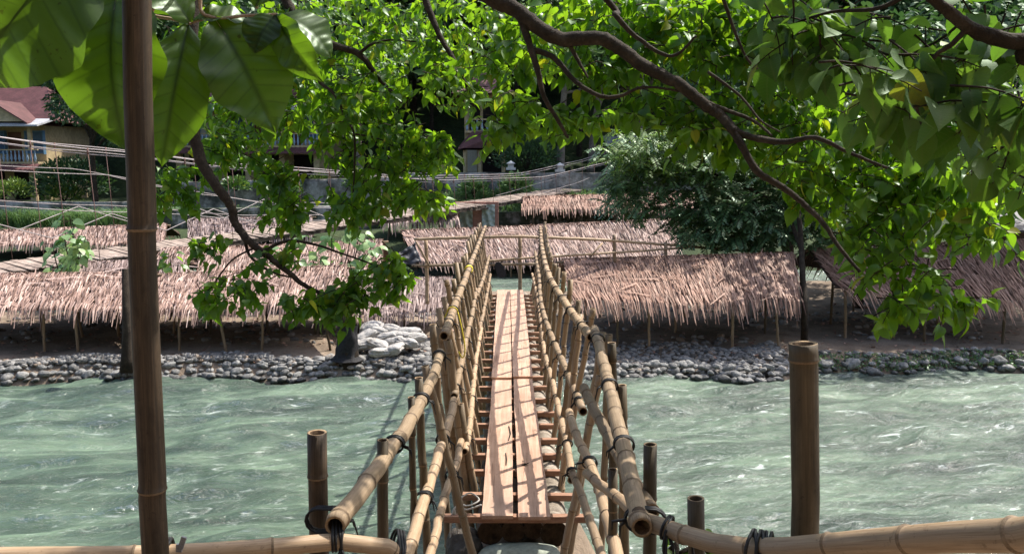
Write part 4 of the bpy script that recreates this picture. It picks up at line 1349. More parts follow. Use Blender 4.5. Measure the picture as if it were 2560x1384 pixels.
def cobbles(name, spots, mat):
    mb_v = []; mb_f = []; b = 0
    for (x, y, z, s) in spots:
        k = np.array([R(.75, 1.3), R(.75, 1.2), R(.45, .75)]) * s
        a = R(0, 6.28); c_, s2 = math.cos(a), math.sin(a)
        nz = 1 + 0.22 * np.sin(ico_v @ np.array([R(1, 4), R(1, 4), R(1, 4)]) + R(0, 6))
        v = ico_v * k * nz[:, None]
        v = np.stack([v[:, 0] * c_ - v[:, 1] * s2, v[:, 0] * s2 + v[:, 1] * c_, v[:, 2]], 1) + np.array([x, y, z])
        mb_v.append(v); mb_f.append(ico_f + b); b += len(v)
    vv = np.concatenate(mb_v); ff = np.concatenate(mb_f)
    mb = MB(); mb.add(vv.tolist(), ff.tolist())
    o = mb.build(name, mat)
    return o


def cob_mat():
    m, nt, out = newmat('cobble')
    g = nd(nt, 'ShaderNodeNewGeometry'); tc = nd(nt, 'ShaderNodeTexCoord')
    c = ramp(nt, g.outputs['Random Per Island'], [(0, (0.08, 0.078, 0.074)), (0.5, (0.20, 0.195, 0.185)), (0.85, (0.34, 0.33, 0.31)), (1, (0.27, 0.20, 0.14))])
    f = noisefac(nt, tc.outputs['Object'], 16, 4)
    c = mixc(nt, 1.0, c, ramp(nt, f, [(0.3, (0.7,) * 3), (0.7, (1.15,) * 3)]), 'MULTIPLY')
    b = nd(nt, 'ShaderNodeBsdfPrincipled'); b.inputs['Roughness'].default_value = 0.85
    nt.links.new(c, b.inputs['Base Color']); nt.links.new(b.outputs[0], out.inputs[0])
    return m


cobm = cob_mat()
sp = []
for _ in range(1000):             # left strip behind the edging
    x = R(-12, -0.9); y = shore(x) + 0.35 + abs(random.gauss(0, 0.17)); sp.append((x, y, island_h(x, y) + 0.015, R(.04, .095)))
for _ in range(1700):             # slope right of the bridge
    x = R(0.6, 6.2); y = shore(x) + 0.1 + R(0, 1) * 1.7; sp.append((x, y, island_h(x, y) + 0.015, R(.045, .105) * (1.15 - 0.3 * (y - shore(x)))))
for _ in range(700):              # under the bridge and round the sandbags
    x = R(-3.6, 0.9); y = shore(x) + R(0.2, 2.6); sp.append((x, y, island_h(x, y) + 0.02, R(.05, .11)))
for _ in range(1100):             # scattered over the island
    x = R(-14, 12); y = R(19.5, 25); 
    if fbm(x * 0.35, y * 0.5, 2) > 0.02: sp.append((x, y, island_h(x, y) + 0.01, R(.04, .11)))
for _ in range(260):
    x = R(6.2, 12.5); y = shore(x) + R(0.05, 0.5); sp.append((x, y, island_h(x, y) + 0.02, R(.04, .09)))
for wm in (M['stone'], cobm):
    nt = wm.node_tree; b = next(n_ for n_ in nt.nodes if n_.type == 'BSDF_PRINCIPLED')
    src = b.inputs['Base Color'].links[0].from_socket
    gp = nd(nt, 'ShaderNodeNewGeometry'); sz = nd(nt, 'ShaderNodeSeparateXYZ'); nt.links.new(gp.outputs['Position'], sz.inputs[0])
    wet = ramp(nt, sz.outputs[2], [(0.045, (0.38, 0.38, 0.37)), (0.10, (1, 1, 1))])
    nt.links.new(mixc(nt, 1.0, src, wet, 'MULTIPLY'), b.inputs['Base Color'])
    nt.links.new(ramp(nt, sz.outputs[2], [(0.045, (0.25, 0.25, 0.25)), (0.10, (0.85, 0.85, 0.85))]), b.inputs['Roughness'])
o = cobbles('cobbles', sp, cobm); tag(o, 'small grey cobbles covering the bank behind the edging stones', 'cobbles', None, 'stuff')

# fallen leaves on the bank
mb = MB()
for _ in range(1500):
    x = R(-13, 13); y = R(17.9, 25)
    z = island_h(x, y)
    if z < .2: continue
    leaf(mb, V((x, y, z + R(.01, .04))), V((R(-1, 1), R(-1, 1), R(-.1, .2))), V((R(-.4, .4), R(-.4, .4), 1)), R(.06, .16), R(.05, .11), .3, R(-.3, .4), 0, [(0, .1), (.4, .5), (1, 0)])
o = mb.build('leaf_litter', M['thatch_brown']); tag(o, 'dry brown leaves scattered on the earth under the shelters', 'leaf litter', None, 'stuff')

# moss on the right bank
mb = MB()
for _ in range(2600):
    x = R(6.3, 12.8); y = shore(x) + R(-0.02, 0.35)
    z = island_h(x, y) + R(0.0, 0.12)
    d = rv(); d.z = abs(d.z)
    leaf(mb, V((x, y, z)), d, rv(), R(.03, .08), .03, 0.1, 0.3, 0, [(0, .2), (.5, .5), (1, 0)])
o = mb.build('moss', M['leaf_fern']); tag(o, 'dark moss and small weeds over the right bank edge', 'moss', None, 'stuff')

# ------------------------------------------------------------------ suspension bridge
sb0 = V((-15.4, 24.0, 1.55)); sb1 = V((7.6, 60.5, 3.35))
sdir = (sb1 - sb0); SBL = sdir.length
sflat = V((sdir.x, sdir.y, 0)).normalized(); sside = V((sflat.y, -sflat.x, 0))
sus = empty('suspension_bridge', sb0, 'long sagging suspension bridge with board deck and pale cables crossing behind the thatched roofs', 'suspension bridge')


def interp(tab, t):
    for (a, va), (b, vb) in zip(tab, tab[1:]):
        if t <= b: 
            f = (t - a) / (b - a); f = f * f * (3 - 2 * f) * 0.35 + f * 0.65
            return va + (vb - va) * f
    return tab[-1][1]


def sdeck(t, off=0, z=0):
    p = sb0.lerp(sb1, t)
    return p + sside * off + V((0, 0, z - 0.10 * math.sin(t * 3.14) - 0.10 * off))


mb = MB(); mb2 = MB()
N = 190
for i in range(N):
    t0 = -0.04 + i / N * 1.06
    o_ = R(-.06, .06)
    a = sdeck(t0, -0.72 + o_, R(-.015, .02)); b = sdeck(t0 + R(-.002, .002), 0.72 + o_, R(-.015, .02))
    mb.beam(a, b, SBL * 1.06 / N * R(.9, 1.0), 0.03)
for off in (-0.62, 0, 0.62):
    for i in range(16):
        t0 = -0.04 + i / 16 * 1.06
        mb2.beam(sdeck(t0, off + R(-.03, .03), -0.11), sdeck(t0 + 1.06 / 16 + .01, off + R(-.03, .03), -0.11 - 0.003 * (i % 2)), 0.10, 0.14)
for i in range(70):
    t0 = R(-0.03, 1.02); mb2.beam(sdeck(t0, R(.6, .8), R(-.2, -.06)), sdeck(t0 + R(.01, .03), R(.6, .8), R(-.2, -.06)), 0.05, 0.05)
mb.build('deck', M['deckwood'], sus); mb2.build('beam', M['deckside'], sus)
main_h = [(-.06, 4.3), (.08, 3.45), (.25, 2.55), (.5, 1.55), (.72, 1.18), (.9, 1.6), (1.02, 2.2)]
ropeA = [(-.06, 3.2), (.08, 2.7), (.17, 1.8), (.27, 1.0), (.42, .45), (.5, .05)]
ropeB = [(-.06, 2.3), (.1, 1.45), (.25, .55), (.4, .02)]
ropeC = [(.66, .05), (.8, .5), (.92, 1.1), (1.02, 1.7)]
for off in (-0.9, 0.9):
    for tab, r, n_ in ((main_h, .019, 'cable'), (ropeA, .013, 'rope'), (ropeB, .014, 'rope'), (ropeC, .010, 'rope')):
        mb = MB(); mb.tube([sdeck(t, off, interp(tab, t)) for t in np.linspace(tab[0][0], tab[-1][0], 60)], r, 6)
        mb.build(n_, M['cable'], sus)
        if n_ == 'cable':
            mb = MB(); mb.tube([sdeck(t, off * 0.96, interp(tab, t) - 0.12 - 0.1 * max(0, .5 - t)) for t in np.linspace(-.06, 1.02, 60)], r * .8, 6)
            mb.build('cable', M['cable'], sus)
    for i in range(26):
        t = -0.01 + i / 25 * 1.0
        mb = MB()
        top = sdeck(t, off, interp(main_h, t)); bot = sdeck(t + .004, off, -0.12)
        mb.tube([top, top.lerp(bot, .5) + rv(.02), bot], .012, 5)
        mb.tube([top + V((0, 0, .03)), top + V((0, 0, -.16))], .028, 5)
        mb.build('hanger', M['hanger'], sus)
    mb = MB()
    zz = [sdeck(-.05 + i * .045, off, (1.7 if i % 2 else 1.05) - .08 * i) for i in range(9)]
    mb.tube(zz, .016, 5); mb.build('zigzag_rope', M['cable'], sus)
for t in (-0.06, 1.02):           # towers, out of the frame or behind the trees
    for off in (-0.95, 0.95):
        mb = MB(); p = sdeck(t, off, 0); hh = interp(main_h, t) + .3
        mb.box((p.x, p.y, p.z + hh / 2 - 1.2), (.35, .35, hh + 2.4)); mb.build('tower_post', M['wallstone'], sus)

# ------------------------------------------------------------------ walls on the far bank
def wall_obj(name, label, p0, p1, z0, z1a, z1b, th, mat, cat='wall', rough=0.06):
    p0 = V((p0[0], p0[1], 0)); p1 = V((p1[0], p1[1], 0))
    n = 40; mb = MB(); d = (p1 - p0); s_ = V((-d.y, d.x, 0)).normalized()
    rows = 8
    for sgn in (-1, 1):
        vs = []; fs = []
        for i in range(n + 1):
            f = i / n; top = z1a + (z1b - z1a) * f
            for j in range(rows + 1):
                z = z0 + (top - z0) * j / rows
                q = p0 + d * f + s_ * sgn * (th / 2 + (rough * fbm(f * d.length * 1.5, z * 2, sgn * 3) if 0 < j else 0))
                vs.append((q.x, q.y, z + (rough * .6 * fbm(f * d.length, 3, 1) if j == rows else 0)))
        for i in range(n):
            for j in range(rows):
                a = i * (rows + 1) + j
                fs.append((a, a + rows + 1, a + rows + 2, a + 1))
        mb.add(vs, fs)
    b = (rows + 1) * (n + 1)
    m1 = [k * (rows + 1) + rows for k in range(n + 1)]
    cap = [(m1[i], m1[i + 1], b + m1[i + 1], b + m1[i]) for i in range(n)]
    off = 0
    for f in cap:
        mb.f.append(f); mb.m.append(0); mb.sm.append(False); mb.uv.extend([(0, 0)] * 4)
    for e in (0, n):
        for j in range(rows):
            a = e * (rows + 1) + j
            mb.f.append((a, a + 1, b + a + 1, b + a)); mb.m.append(0); mb.sm.append(False); mb.uv.extend([(0, 0)] * 4)
    o = mb.build(name, mat, None, (p0.x, p0.y, z0))
    tag(o, label, cat)
    return o


def X(px, Y): return (px - 1280) / FOC * Y * 1.0


wall_obj('garden_wall', 'dark stone garden wall below the left lodge, above the tall grass', (X(-250, 53), 53), (X(330, 53), 53), 0.7, 2.25, 2.25, .5, M['wallstone'])
wall_obj('garden_wall', 'grey weathered garden wall behind the middle of the suspension bridge', (X(430, 54.2), 54.2), (X(990, 54.6), 54.6), 1.0, 3.45, 3.75, .5, M['wallstone'])
wall_obj('garden_wall', 'long dark garden wall below the right lodge with white pedestals on top', (X(1000, 55), 55), (X(1760, 55), 55), 1.5, 4.05, 4.05, .5, M['wallstone'])
wall_obj('retaining_wall', 'mossy stone retaining wall behind the posts right of the brick wall', (X(1246, 48.5), 48.5), (X(1800, 48.5), 48.5), 0.4, 1.85, 2.05, .5, M['mosswall'])
wall_obj('retaining_wall', 'mossy retaining wall behind the suspension bridge deck, right of the tall pole', (X(412, 47), 47), (X(960, 47), 47), 0.4, 2.1, 2.35, .5, M['mosswall'])
bw = empty('brick_wall', P(1190, 600, 45), 'red brick wall carrying two carved stone face panels behind the footbridge top', 'wall')
bl = P(1137, 505, 45); br = P(1246, 505, 45)
mb = MB(); mb.box2((bl.x, 45.05, 0.3), (br.x, 45.35, bl.z)); mb.build('brickwork', M['brick'], bw)
for pxc in (1165, 1221):
    w0 = 0.26; c = P(pxc, 540, 45); n = 34
    vs = []; fs = []
    for j in range(n + 1):
        for i in range(n + 1):
            u = (i / n - .5) * 2; v_ = (j / n - .5) * 2
            hgt = 0.05 + 0.05 * math.exp(-(u / .28) ** 2 - ((v_ + .05) / .35) ** 2) + 0.05 * math.exp(-(u / .6) ** 2 - ((v_ + .62) / .13) ** 2)
            for ex in (-.42, .42): hgt += 0.05 * math.exp(-((u - ex) / .24) ** 2 - ((v_ - .28) / .10) ** 2) - 0.05 * math.exp(-((u - ex) / .3) ** 2 - ((v_ - .08) / .10) ** 2)
            hgt += 0.03 * math.sin(u * 6 + v_ * 3 + pxc) + 0.02 * math.sin(v_ * 14 + 3 * u * u)
            vs.append((c.x + u * w0 * 1.35, 45.05 - hgt, c.z + v_ * 0.62))
    for j in range(n):
        for i in range(n):
            a = j * (n + 1) + i
            fs.append((a, a + 1, a + n + 2, a + n + 1))
    mb = MB(); mb.add(vs, fs); mb.build('carved_panel', M['relief'], bw)

# pedestals / garden lamps
for px, py, Y, lab in ((995, 412, 55, 'white square pedestal on the garden wall left of the right lodge'), (1277, 415, 55, 'white square pedestal on the garden wall right of the right lodge'), (570, 455, 54.4, 'small white lantern shaped pedestal on the garden wall behind the thick branch'), (1400, 420, 55, 'white pedestal on the garden wall at the foot of the big background trunks')):
    c = P(px, py, Y); root = empty('pedestal', c + V((0, 0, -.25)), lab, 'pedestal', 'pedestals on the garden walls')
    mb = MB(); mb.box(c + V((0, 0, -.17)), (.62, .5, .16)); mb.build('base', M['whiteplaster'], root)
    mb = MB(); mb.box(c + V((0, 0, .03)), (.38, .36, .24)); mb.build('block', M['whiteplaster'], root)
    mb = MB()
    vs = [c + V((x * .3, y * .28, .152)) for x, y in ((-1, -1), (1, -1), (1, 1), (-1, 1))] + [c + V((0, 0, .36))]
    mb.add(vs, [(0, 1, 4), (1, 2, 4), (2, 3, 4), (3, 0, 4), (3, 2, 1, 0)], 0, None, False); mb.build('cap', M['whiteplaster'], root)

# ------------------------------------------------------------------ lodges
def prism(mb, x0, x1, y0, y1, zb, zt, mi=0, over=0.0):
    """gable roof, ridge along Y"""
    xm = (x0 + x1) / 2
    vs = [(x0, y0, zb), (xm, y0, zt), (x1, y0, zb), (x0, y1, zb), (xm, y1, zt), (x1, y1, zb)]
    mb.add(vs, [(0, 1, 4, 3), (1, 2, 5, 4), (0, 2, 1), (3, 4, 5), (0, 3, 5, 2)], mi, None, False)


def lodge(label, x0, x1, y0, zg, gable=None, bays=3, big_roof=True, curt=('curtain', 'woodred', 'curtain')):
    root = empty('lodge', ((x0 + x1) / 2, y0, zg), label, 'house', 'lodges on the far terrace')
    D = 7.0; S1 = 2.75; S2 = 2.75
    mb = MB(); mb.box2((x0, y0, zg - 1.2), (x1, y0 + D, zg + S1 + S2)); mb.build('wall', M['cream'], root)
    # balcony slab + porch roof
    yb = y0 - 1.7
    mb = MB(); mb.box2((x0 - .3, yb, zg + S1 - .12), (x1 + .3, y0 - .002, zg + S1 + .06)); mb.build('balcony', M['cream'], root)
    mb = MB(); n = int((x1 - x0 + 1.2) / .16)
    vs = []; fs = []
    for i in range(n + 1):
        x = x0 - .6 + i * .16; dz = 0.035 * (i % 2)
        vs += [(x, yb - .05, zg + S1 - .10 + dz), (x, yb - 1.0, zg + S1 - .50 + dz), (x, yb - 1.0, zg + S1 - .60 + dz * 2.2)]
    for i in range(n):
        a = i * 3; fs += [(a, a + 1, a + 4, a + 3), (a + 1, a + 2, a + 5, a + 4)]
    mb.add(vs, fs, 0, None, False); mb.build('porch_roof', M['redroof'], root)
    # balustrade
    mb = MB(); mb.box2((x0 - .3, yb + .02, zg + S1 + .86), (x1 + .3, yb + .16, zg + S1 + .94)); mb.build('handrail', M['cream'], root)
    k = int((x1 - x0 + .6) / .28)
    for i in range(k + 1):
        x = x0 - .25 + i * .28
        mb = MB()
        pr = [(0, .055), (.10, .05), (.22, .095), (.40, .06), (.62, .04), (.78, .055)]
        mb.tube([(x, yb + .09, zg + S1 + .062 + z) for z, _ in pr], [q for _, q in pr], 7); mb.build('baluster', M['palblue'], root)
    # columns
    for i in range(bays + 1):
        x = x0 + .2 + (x1 - x0 - .4) * i / bays
        mb = MB(); mb.box2((x - .2, yb - .02, zg - 1.2), (x + .2, yb + .3, zg + S1 - .122)); mb.build('column', M['cream'], root)
        mb = MB(); mb.box2((x - .13, yb + .0, zg + S1 + .942), (x + .13, yb + .22, zg + S1 + S2 - .05)); mb.build('column', M['cream'], root)
    # openings; doorways are flat panels painted as dark interior
    for i in range(bays):
        xa = x0 + (x1 - x0) * i / bays; xb = x0 + (x1 - x0) * (i + 1) / bays; w_ = xb - xa
        for zf, st in ((zg + .05, 0), (zg + S1 + .1, 1)):
            if st == 0:
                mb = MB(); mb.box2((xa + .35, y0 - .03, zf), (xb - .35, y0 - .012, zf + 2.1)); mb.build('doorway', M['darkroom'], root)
            else:
                mb = MB(); mb.box2((xa + .12, y0 - .05, zf), (xa + .12 + w_ * .34, y0 - .012, zf + 2.1)); fr_ = mb.build('door', M['woodred'], root)
                wx0 = xa + w_ * .50; wx1 = xb - .15
                mb = MB()
                mb.box2((wx0 - .09, y0 - .07, zf + .55), (wx0, y0 - .013, zf + 2.2)); mb.box2((wx1, y0 - .07, zf + .55), (wx1 + .09, y0 - .013, zf + 2.2))
                mb.box2((wx0, y0 - .07, zf + 2.1), (wx1, y0 - .013, zf + 2.2)); mb.box2((wx0, y0 - .07, zf + .55), (wx1, y0 - .013, zf + .65))
                wf = mb.build('window', M['blue'], root)
                mb = MB(); mb.box2((wx0, y0 - .04, zf + .65), (wx1, y0 - .016, zf + 2.1)); pn = mb.build('curtain', M[curt[i % len(curt)]] if curt[i % len(curt)] != 'woodred' else M['curtain_pale'], wf, root.location)
                mb = MB(); mb.box2((wx1 + .15, y0 - .4, zf + .5), (wx1 + .2, y0 - .06, zf + 2.2)); mb.build('shutter', M['blue'], root)
    # upper roofs
    zt = zg + S1 + S2
    mb = MB()
    vs = [(x0 - .8, yb - .7, zt - .12), (x1 + .8, yb - .7, zt - .12), (x1 + .8, y0 + .4, zt + .5), (x0 - .8, y0 + .4, zt + .5)]
    vs += [(a, b, c - .12) for a, b, c in vs]
    mb.add(vs, [(0, 1, 2, 3), (7, 6, 5, 4), (0, 4, 5, 1), (1, 5, 6, 2), (3, 2, 6, 7), (0, 3, 7, 4)], 0, None, False); mb.build('fascia_roof', M['greyroof'], root)
    if big_roof:
        mb = MB(); ym = y0 + D / 2; hx = 1.0
        vs = [(x0 - hx, y0 - .2, zt + .25), (x1 + hx, y0 - .2, zt + .25), (x1 + hx, y0 + D + .8, zt + .1), (x0 - hx, y0 + D + .8, zt + .1), (x0 + 1.5, ym, zt + 3.0), (x1 - 1.5, ym, zt + 3.0)]
        mb.add(vs, [(0, 1, 5, 4), (1, 2, 5), (2, 3, 4, 5), (3, 0, 4), (3, 2, 1, 0)], 0, None, False); mb.build('roof', M['redroof'], root)
    if gable:
        gx0, gx1 = gable; gm = (gx0 + gx1) / 2
        mb = MB(); prism(mb, gx0, gx1, yb - .3, y0 + 2.5, zt + .12, zt + 1.55); mb.build('gable', M['cream'], root)
        mb = MB()
        for sgn in (-1, 1):
            e = gm + sgn * ((gx1 - gx0) / 2 + .35)
            vs = [(gm, yb - .6, zt + 1.66), (e, yb - .6, zt + .02), (e, y0 + 2.6, zt + .02), (gm, y0 + 2.6, zt + 1.66)]
            vs += [(a, b, c - .10) for a, b, c in vs]
            mb.add(vs, [(0, 1, 2, 3), (7, 6, 5, 4), (0, 4, 5, 1), (1, 5, 6, 2), (2, 6, 7, 3), (3, 7, 4, 0)], 0, None, False)
        mb.build('gable_roof', M['redroof'], root)
    return root


lodge('cream lodge with blue balustrade and red gable roof at the left edge', X(-250, 62), X(128, 62), 62, 1.95, (X(-35, 62), X(118, 62)), 4)
lodge('cream lodge half hidden by bright leaves in the middle left', X(470, 64), X(815, 64), 64, 3.15, None, 4, True, ('curtain_pale', 'curtain'))
# right lodge: side view with sloping porch roof
rl = empty('lodge', (X(1205, 62), 62, 3.95), 'narrow cream lodge with a sloping red porch roof, seen above the suspension bridge at centre', 'house', 'lodges on the far terrace')
xa, xb = X(1163, 62), X(1262, 62); z0 = 3.95
mb = MB(); mb.box2((xa, 62, z0 - 1), (xb, 68, z0 + 5.6)); mb.build('wall', M['cream'], rl)
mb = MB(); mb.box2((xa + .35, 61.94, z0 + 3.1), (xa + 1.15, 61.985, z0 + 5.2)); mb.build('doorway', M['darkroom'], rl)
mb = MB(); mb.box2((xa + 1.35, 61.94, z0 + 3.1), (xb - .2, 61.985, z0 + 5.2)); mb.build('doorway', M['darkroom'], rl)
mb = MB(); mb.box2((xa + .1, 60.7, z0 + 2.85), (xb, 61.99, z0 + 3.0)); mb.build('balcony', M['cream'], rl)
mb = MB(); mb.box2((xa + .1, 60.72, z0 + 3.75), (xb, 60.84, z0 + 3.84)); mb.build('handrail', M['cream'], rl)
for i in range(8):
    x = xa + .25 + i * .36
    mb = MB(); mb.tube([(x, 60.78, z0 + 3.002 + z) for z in (0, .2, .45, .745)], [.05, .08, .045, .05], 7); mb.build('baluster', M['palblue'], rl)
mb = MB(); vs = [(xa - .3, 58.9, z0 + 1.75), (xa + 1.5, 58.9, z0 + 1.75), (xb + .1, 58.9, z0 + 2.95), (xb + .1, 60.7, z0 + 3.0), (xa + .6, 60.7, z0 + 2.95), (xa - .3, 60.2, z0 + 1.9)]
rv_ = [(a, b, c - .14) for a, b, c in vs]
mb.add(vs + rv_, [(0, 1, 2, 3, 4, 5), (11, 10, 9, 8, 7, 6)] + [(i, 6 + i, 6 + (i + 1) % 6, (i + 1) % 6) for i in range(6)], 0, None, False); mb.build('porch_roof', M['redroof'], rl)
mb = MB(); mb.box2((xa + .2, 61.95, z0 + .05), (xa + .9, 61.985, z0 + 1.9)); mb.build('window', M['curtain_pale'], rl)
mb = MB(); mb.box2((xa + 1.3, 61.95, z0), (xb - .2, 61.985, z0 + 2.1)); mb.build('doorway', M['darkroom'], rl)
for x in (xa + .15, xa + 1.2, xb - .1):
    mb = MB(); mb.box2((x - .1, 59.1, z0 - 1), (x + .1, 59.3, z0 + 1.62)); mb.build('column', M['cream'], rl)
mb = MB(); vs = [(xa - .8, 60.2, z0 + 5.6), (xb + .8, 60.2, z0 + 5.6), (xb + .8, 69, z0 + 5.6), (xa - .8, 69, z0 + 5.6), ((xa + xb) / 2, 64, z0 + 7.6), ((xa + xb) / 2, 66, z0 + 7.6)]
mb.add(vs, [(0, 1, 4), (1, 2, 5, 4), (2, 3, 5), (3, 0, 4, 5), (3, 2, 1, 0)], 0, None, False); mb.build('roof', M['redroof'], rl)
# small blue-grey roofs of huts at the right
for px, py, Y, lab in ((1560, 352, 66, 'small blue grey hut among the background trees at centre right'), (2525, 548, 30, 'small dark grey roofed hut at the right edge under the leaves')):
    c = P(px, py, Y); root = empty('hut', (c.x, c.y, c.z - 2.2), lab, 'hut')
    mb = MB(); mb.box2((c.x - 1.0, c.y, c.z - 2.4), (c.x + 1.0, c.y + 2, c.z - .2)); mb.build('wall', M['deckside'], root)
    mb = MB(); vs = [(c.x - 1.4, c.y - .6, c.z - .35), (c.x + 1.4, c.y - .6, c.z - .35), (c.x + 1.4, c.y + 2.4, c.z + .45), (c.x - 1.4, c.y + 2.4, c.z + .45)]
    vs += [(a, b, d - .08) for a, b, d in vs]
    mb.add(vs, [(0, 1, 2, 3), (7, 6, 5, 4), (0, 4, 5, 1), (1, 5, 6, 2), (2, 6, 7, 3), (3, 7, 4, 0)], 0, None, False); mb.build('roof', M['greyroof'] if px < 2000 else M['tarp'], root)

# ------------------------------------------------------------------ plants on the far terrace
mb = MB()
def tuft(c, n, h, spread):
    for _ in range(n):
        a = R(0, 6.28); d = V((math.cos(a) * R(.1, .7), math.sin(a) * R(.1, .7), 1)).normalized()
        b = V(c) + V((R(-spread, spread), R(-spread, spread), 0))
        L = h * R(.6, 1.1); s_ = V((math.sin(a), -math.cos(a), 0)) * .018
        m = b + d * L * .6; t_ = b + d * L + V((math.cos(a), math.sin(a), 0)) * L * .35 - V((0, 0, L * .22))
        mb.add([b - s_, b + s_, m + s_ * .8, m - s_ * .8, t_], [(0, 1, 2, 3), (3, 2, 4)], 0, None, False)


for _ in range(330):
    y = R(47.5, 52); x = X(R(-120, 450), y); tuft((x, y, far_h(x, y)), 26, R(1.0, 1.6), .35)
for _ in range(190):
    y = R(50, 54); x = X(R(1000, 1560), y); tuft((x, y, far_h(x, y)), 20, R(.5, .95), .4)
for _ in range(90):
    y = R(50, 53); x = X(R(560, 1000), y); tuft((x, y, far_h(x, y)), 18, R(.4, .8), .4)
o = mb.build('tall_grass', M['grass']); tag(o, 'tall green grass on the slope below the garden walls', 'grass', None, 'stuff')


def shrub(label, c, r, n, mat, L=.22, group=None, name='shrub', cat='shrub'):
    root = empty(name, c, label, cat, group)
    ml = MB(); mt = MB()
    for _ in range(9):
        d = V((R(-.7, .7), R(-.7, .7), 1)).normalized()
        mt.tube([V(c), V(c) + d * r * .8], [.03, .012], 5)
    for _ in range(n):
        d = rv(); d.z = abs(d.z) * 1.3 + .1; d.normalize()
        p = V(c) + d * r * R(.5, 1.0) * V((1, 1, 1)).length / 1.732
        leaf(ml, p, (d + rv(.5)), rv(), L * R(.6, 1.2), L * .4, .2, .2, 0, [(0, .05), (.35, .5), (.7, .35), (1, 0)])
    mt.build('stem', M['bark'], root); ml.build('foliage', mat, root)
    return root


shrub('yellow green shrub below the left lodge porch, at the left edge', P(40, 498, 56), 1.35, 650, M['shrub'], .28, 'shrubs in the lodge gardens')
shrub('yellow green shrub below the left lodge, nearer the tall pole', P(160, 505, 56), 1.3, 650, M['shrub'], .28, 'shrubs in the lodge gardens')
shrub('bright flowering shrub on the wall left of the hanging leaf cluster', P(800, 462, 56), .8, 350, M['shrub'], .2, 'shrubs in the lodge gardens')
shrub('feathery green shrub on the slope below the right lodge, left of the pair', P(1185, 492, 53), 1.1, 500, M['grass'], .35, 'shrubs in the lodge gardens')
shrub('feathery green shrub on the slope below the right lodge, right of the pair', P(1290, 486, 53), 1.25, 600, M['grass'], .35, 'shrubs in the lodge gardens')
shrub('dense dark round shrub right of the right lodge porch', P(1315, 425, 58), 2.6, 2200, M['leaf_bg2'], .28, 'shrubs in the lodge gardens')


def bigleaf_plant(label, base, top_pts, L, n, mat, name='sapling', cat='sapling'):
    root = empty(name, base, label, cat)
    mt = MB(); ml = MB()
    for tp in top_pts:
        pts = spline([V(base), V(base).lerp(tp, .5) + rv(.15), V(tp)], 6)
        mt.tube(pts, [.03 * (1 - .7 * i / (len(pts) - 1)) for i in range(len(pts))], 6)
        for k in range(n):
            i = int(len(pts) * R(.35, .999)); p = pts[i]
            d = V((R(-1, 1), R(-1, .5), R(-.35, .25))).normalized()
            pet = p + d * L * R(.3, 1.1)
            mt.tube([p, pet], .006, 4, 0, False)
            leaf(ml, pet, (d + V((0, 0, -.45))), V((R(-.5, .5), R(-.9, .2), 1)), L * R(.7, 1.2), L * R(.75, 1.0), R(.0, .2), R(.1, .5))
    mt.build('stem', M['bark'], root); ml.build('foliage', mat, root)


bigleaf_plant('pale leaved sapling in front of the suspension bridge left of the tall pole', G(190, 745, .4), [P(130, 610, 21.6), P(175, 540, 21.8), P(215, 590, 21.6), P(160, 590, 21.4), P(200, 620, 21.5), P(185, 560, 21.5)], .25, 24, M['leaf_pale'])
bigleaf_plant('pale leaved sapling rising between the thatched roofs behind the low branch', G(850, 790, .4), [P(700, 620, 21.2), P(760, 600, 21.4), P(830, 590, 21.5), P(880, 585, 21.3), P(930, 610, 21.2), P(800, 640, 21), P(870, 650, 21), P(900, 570, 21.4)], .27, 22, M['leaf_pale'])
bigleaf_plant('small green bush in the gap between the thatched roofs right of the tall pole', G(425, 800, .4), [P(400, 650, 21.8), P(425, 640, 21.8), P(445, 655, 21.8), P(415, 670, 21.6)], .24, 14, M['leaf_mid'], 'bush', 'bush')
# weed by the lower right rail
bigleaf_plant('bright green weed growing behind the lower right bamboo rail', P(1715, 1480, 3.9), [P(1690, 1350, 3.9), P(1730, 1320, 3.9), P(1700, 1380, 3.85), P(1760, 1350, 3.9), P(1735, 1370, 3.9)], .07, 7, M['leaf_mid'], 'weed', 'weed')

shrub('big dark shrub hiding the side wall of the left lodge', P(185, 492, 57), 2.7, 2600, M['leaf_bg2'], .3, 'shrubs in the lodge gardens')
shrub('dark green shrub on the terrace right of the tall pole', P(420, 492, 56), 1.7, 1300, M['leaf_bg'], .3, 'shrubs in the lodge gardens')
for px, py, Y, r_, lab in ((590, 478, 54, .9, 'trailing green shrub at the foot of the grey garden wall, left of three'), (715, 482, 54, 1.0, 'trailing green shrub at the foot of the grey garden wall, middle of three'), (900, 470, 54.2, 1.1, 'trailing green shrub at the foot of the grey garden wall, right of three')):
    shrub(lab, P(px, py, Y - 1.2), r_, 650, M['leaf_bg'], .26, 'shrubs in the lodge gardens')
# ------------------------------------------------------------------ feathery dark tree behind the right shelter
def frond(ml, mt, base, d, L, pairs, ll):
    pts = []; p = base.copy(); dd = d.normalized()
    for i in range(6):
        pts.append(p.copy()); dd = (dd + V((0, 0, -.13)) + rv(.05)).normalized(); p = p + dd * (L / 5)
    if mt: mt.tube(pts, .006, 3, 0, False)
    side = d.cross(V((0, 0, 1)))
    if side.length < .05: side = V((1, 0, 0))
    side.normalize()
    for k in range(pairs):
        t_ = (k + .7) / pairs * 4.95; i = int(t_); q = pts[i].lerp(pts[min(i + 1, 5)], t_ - i)
        ax = (pts[min(i + 1, 5)] - pts[i]).normalized()
        for s_ in (-1, 1):
            e = (side * s_ + ax * .45 + V((0, 0, -.3)) + rv(.2)).normalized()
            w_ = ax * ll * .24
            ml.add([q, q + e * ll * .45 + w_, q + e * ll, q + e * ll * .45 - w_], [(0, 1, 2, 3)], 0, None, False)


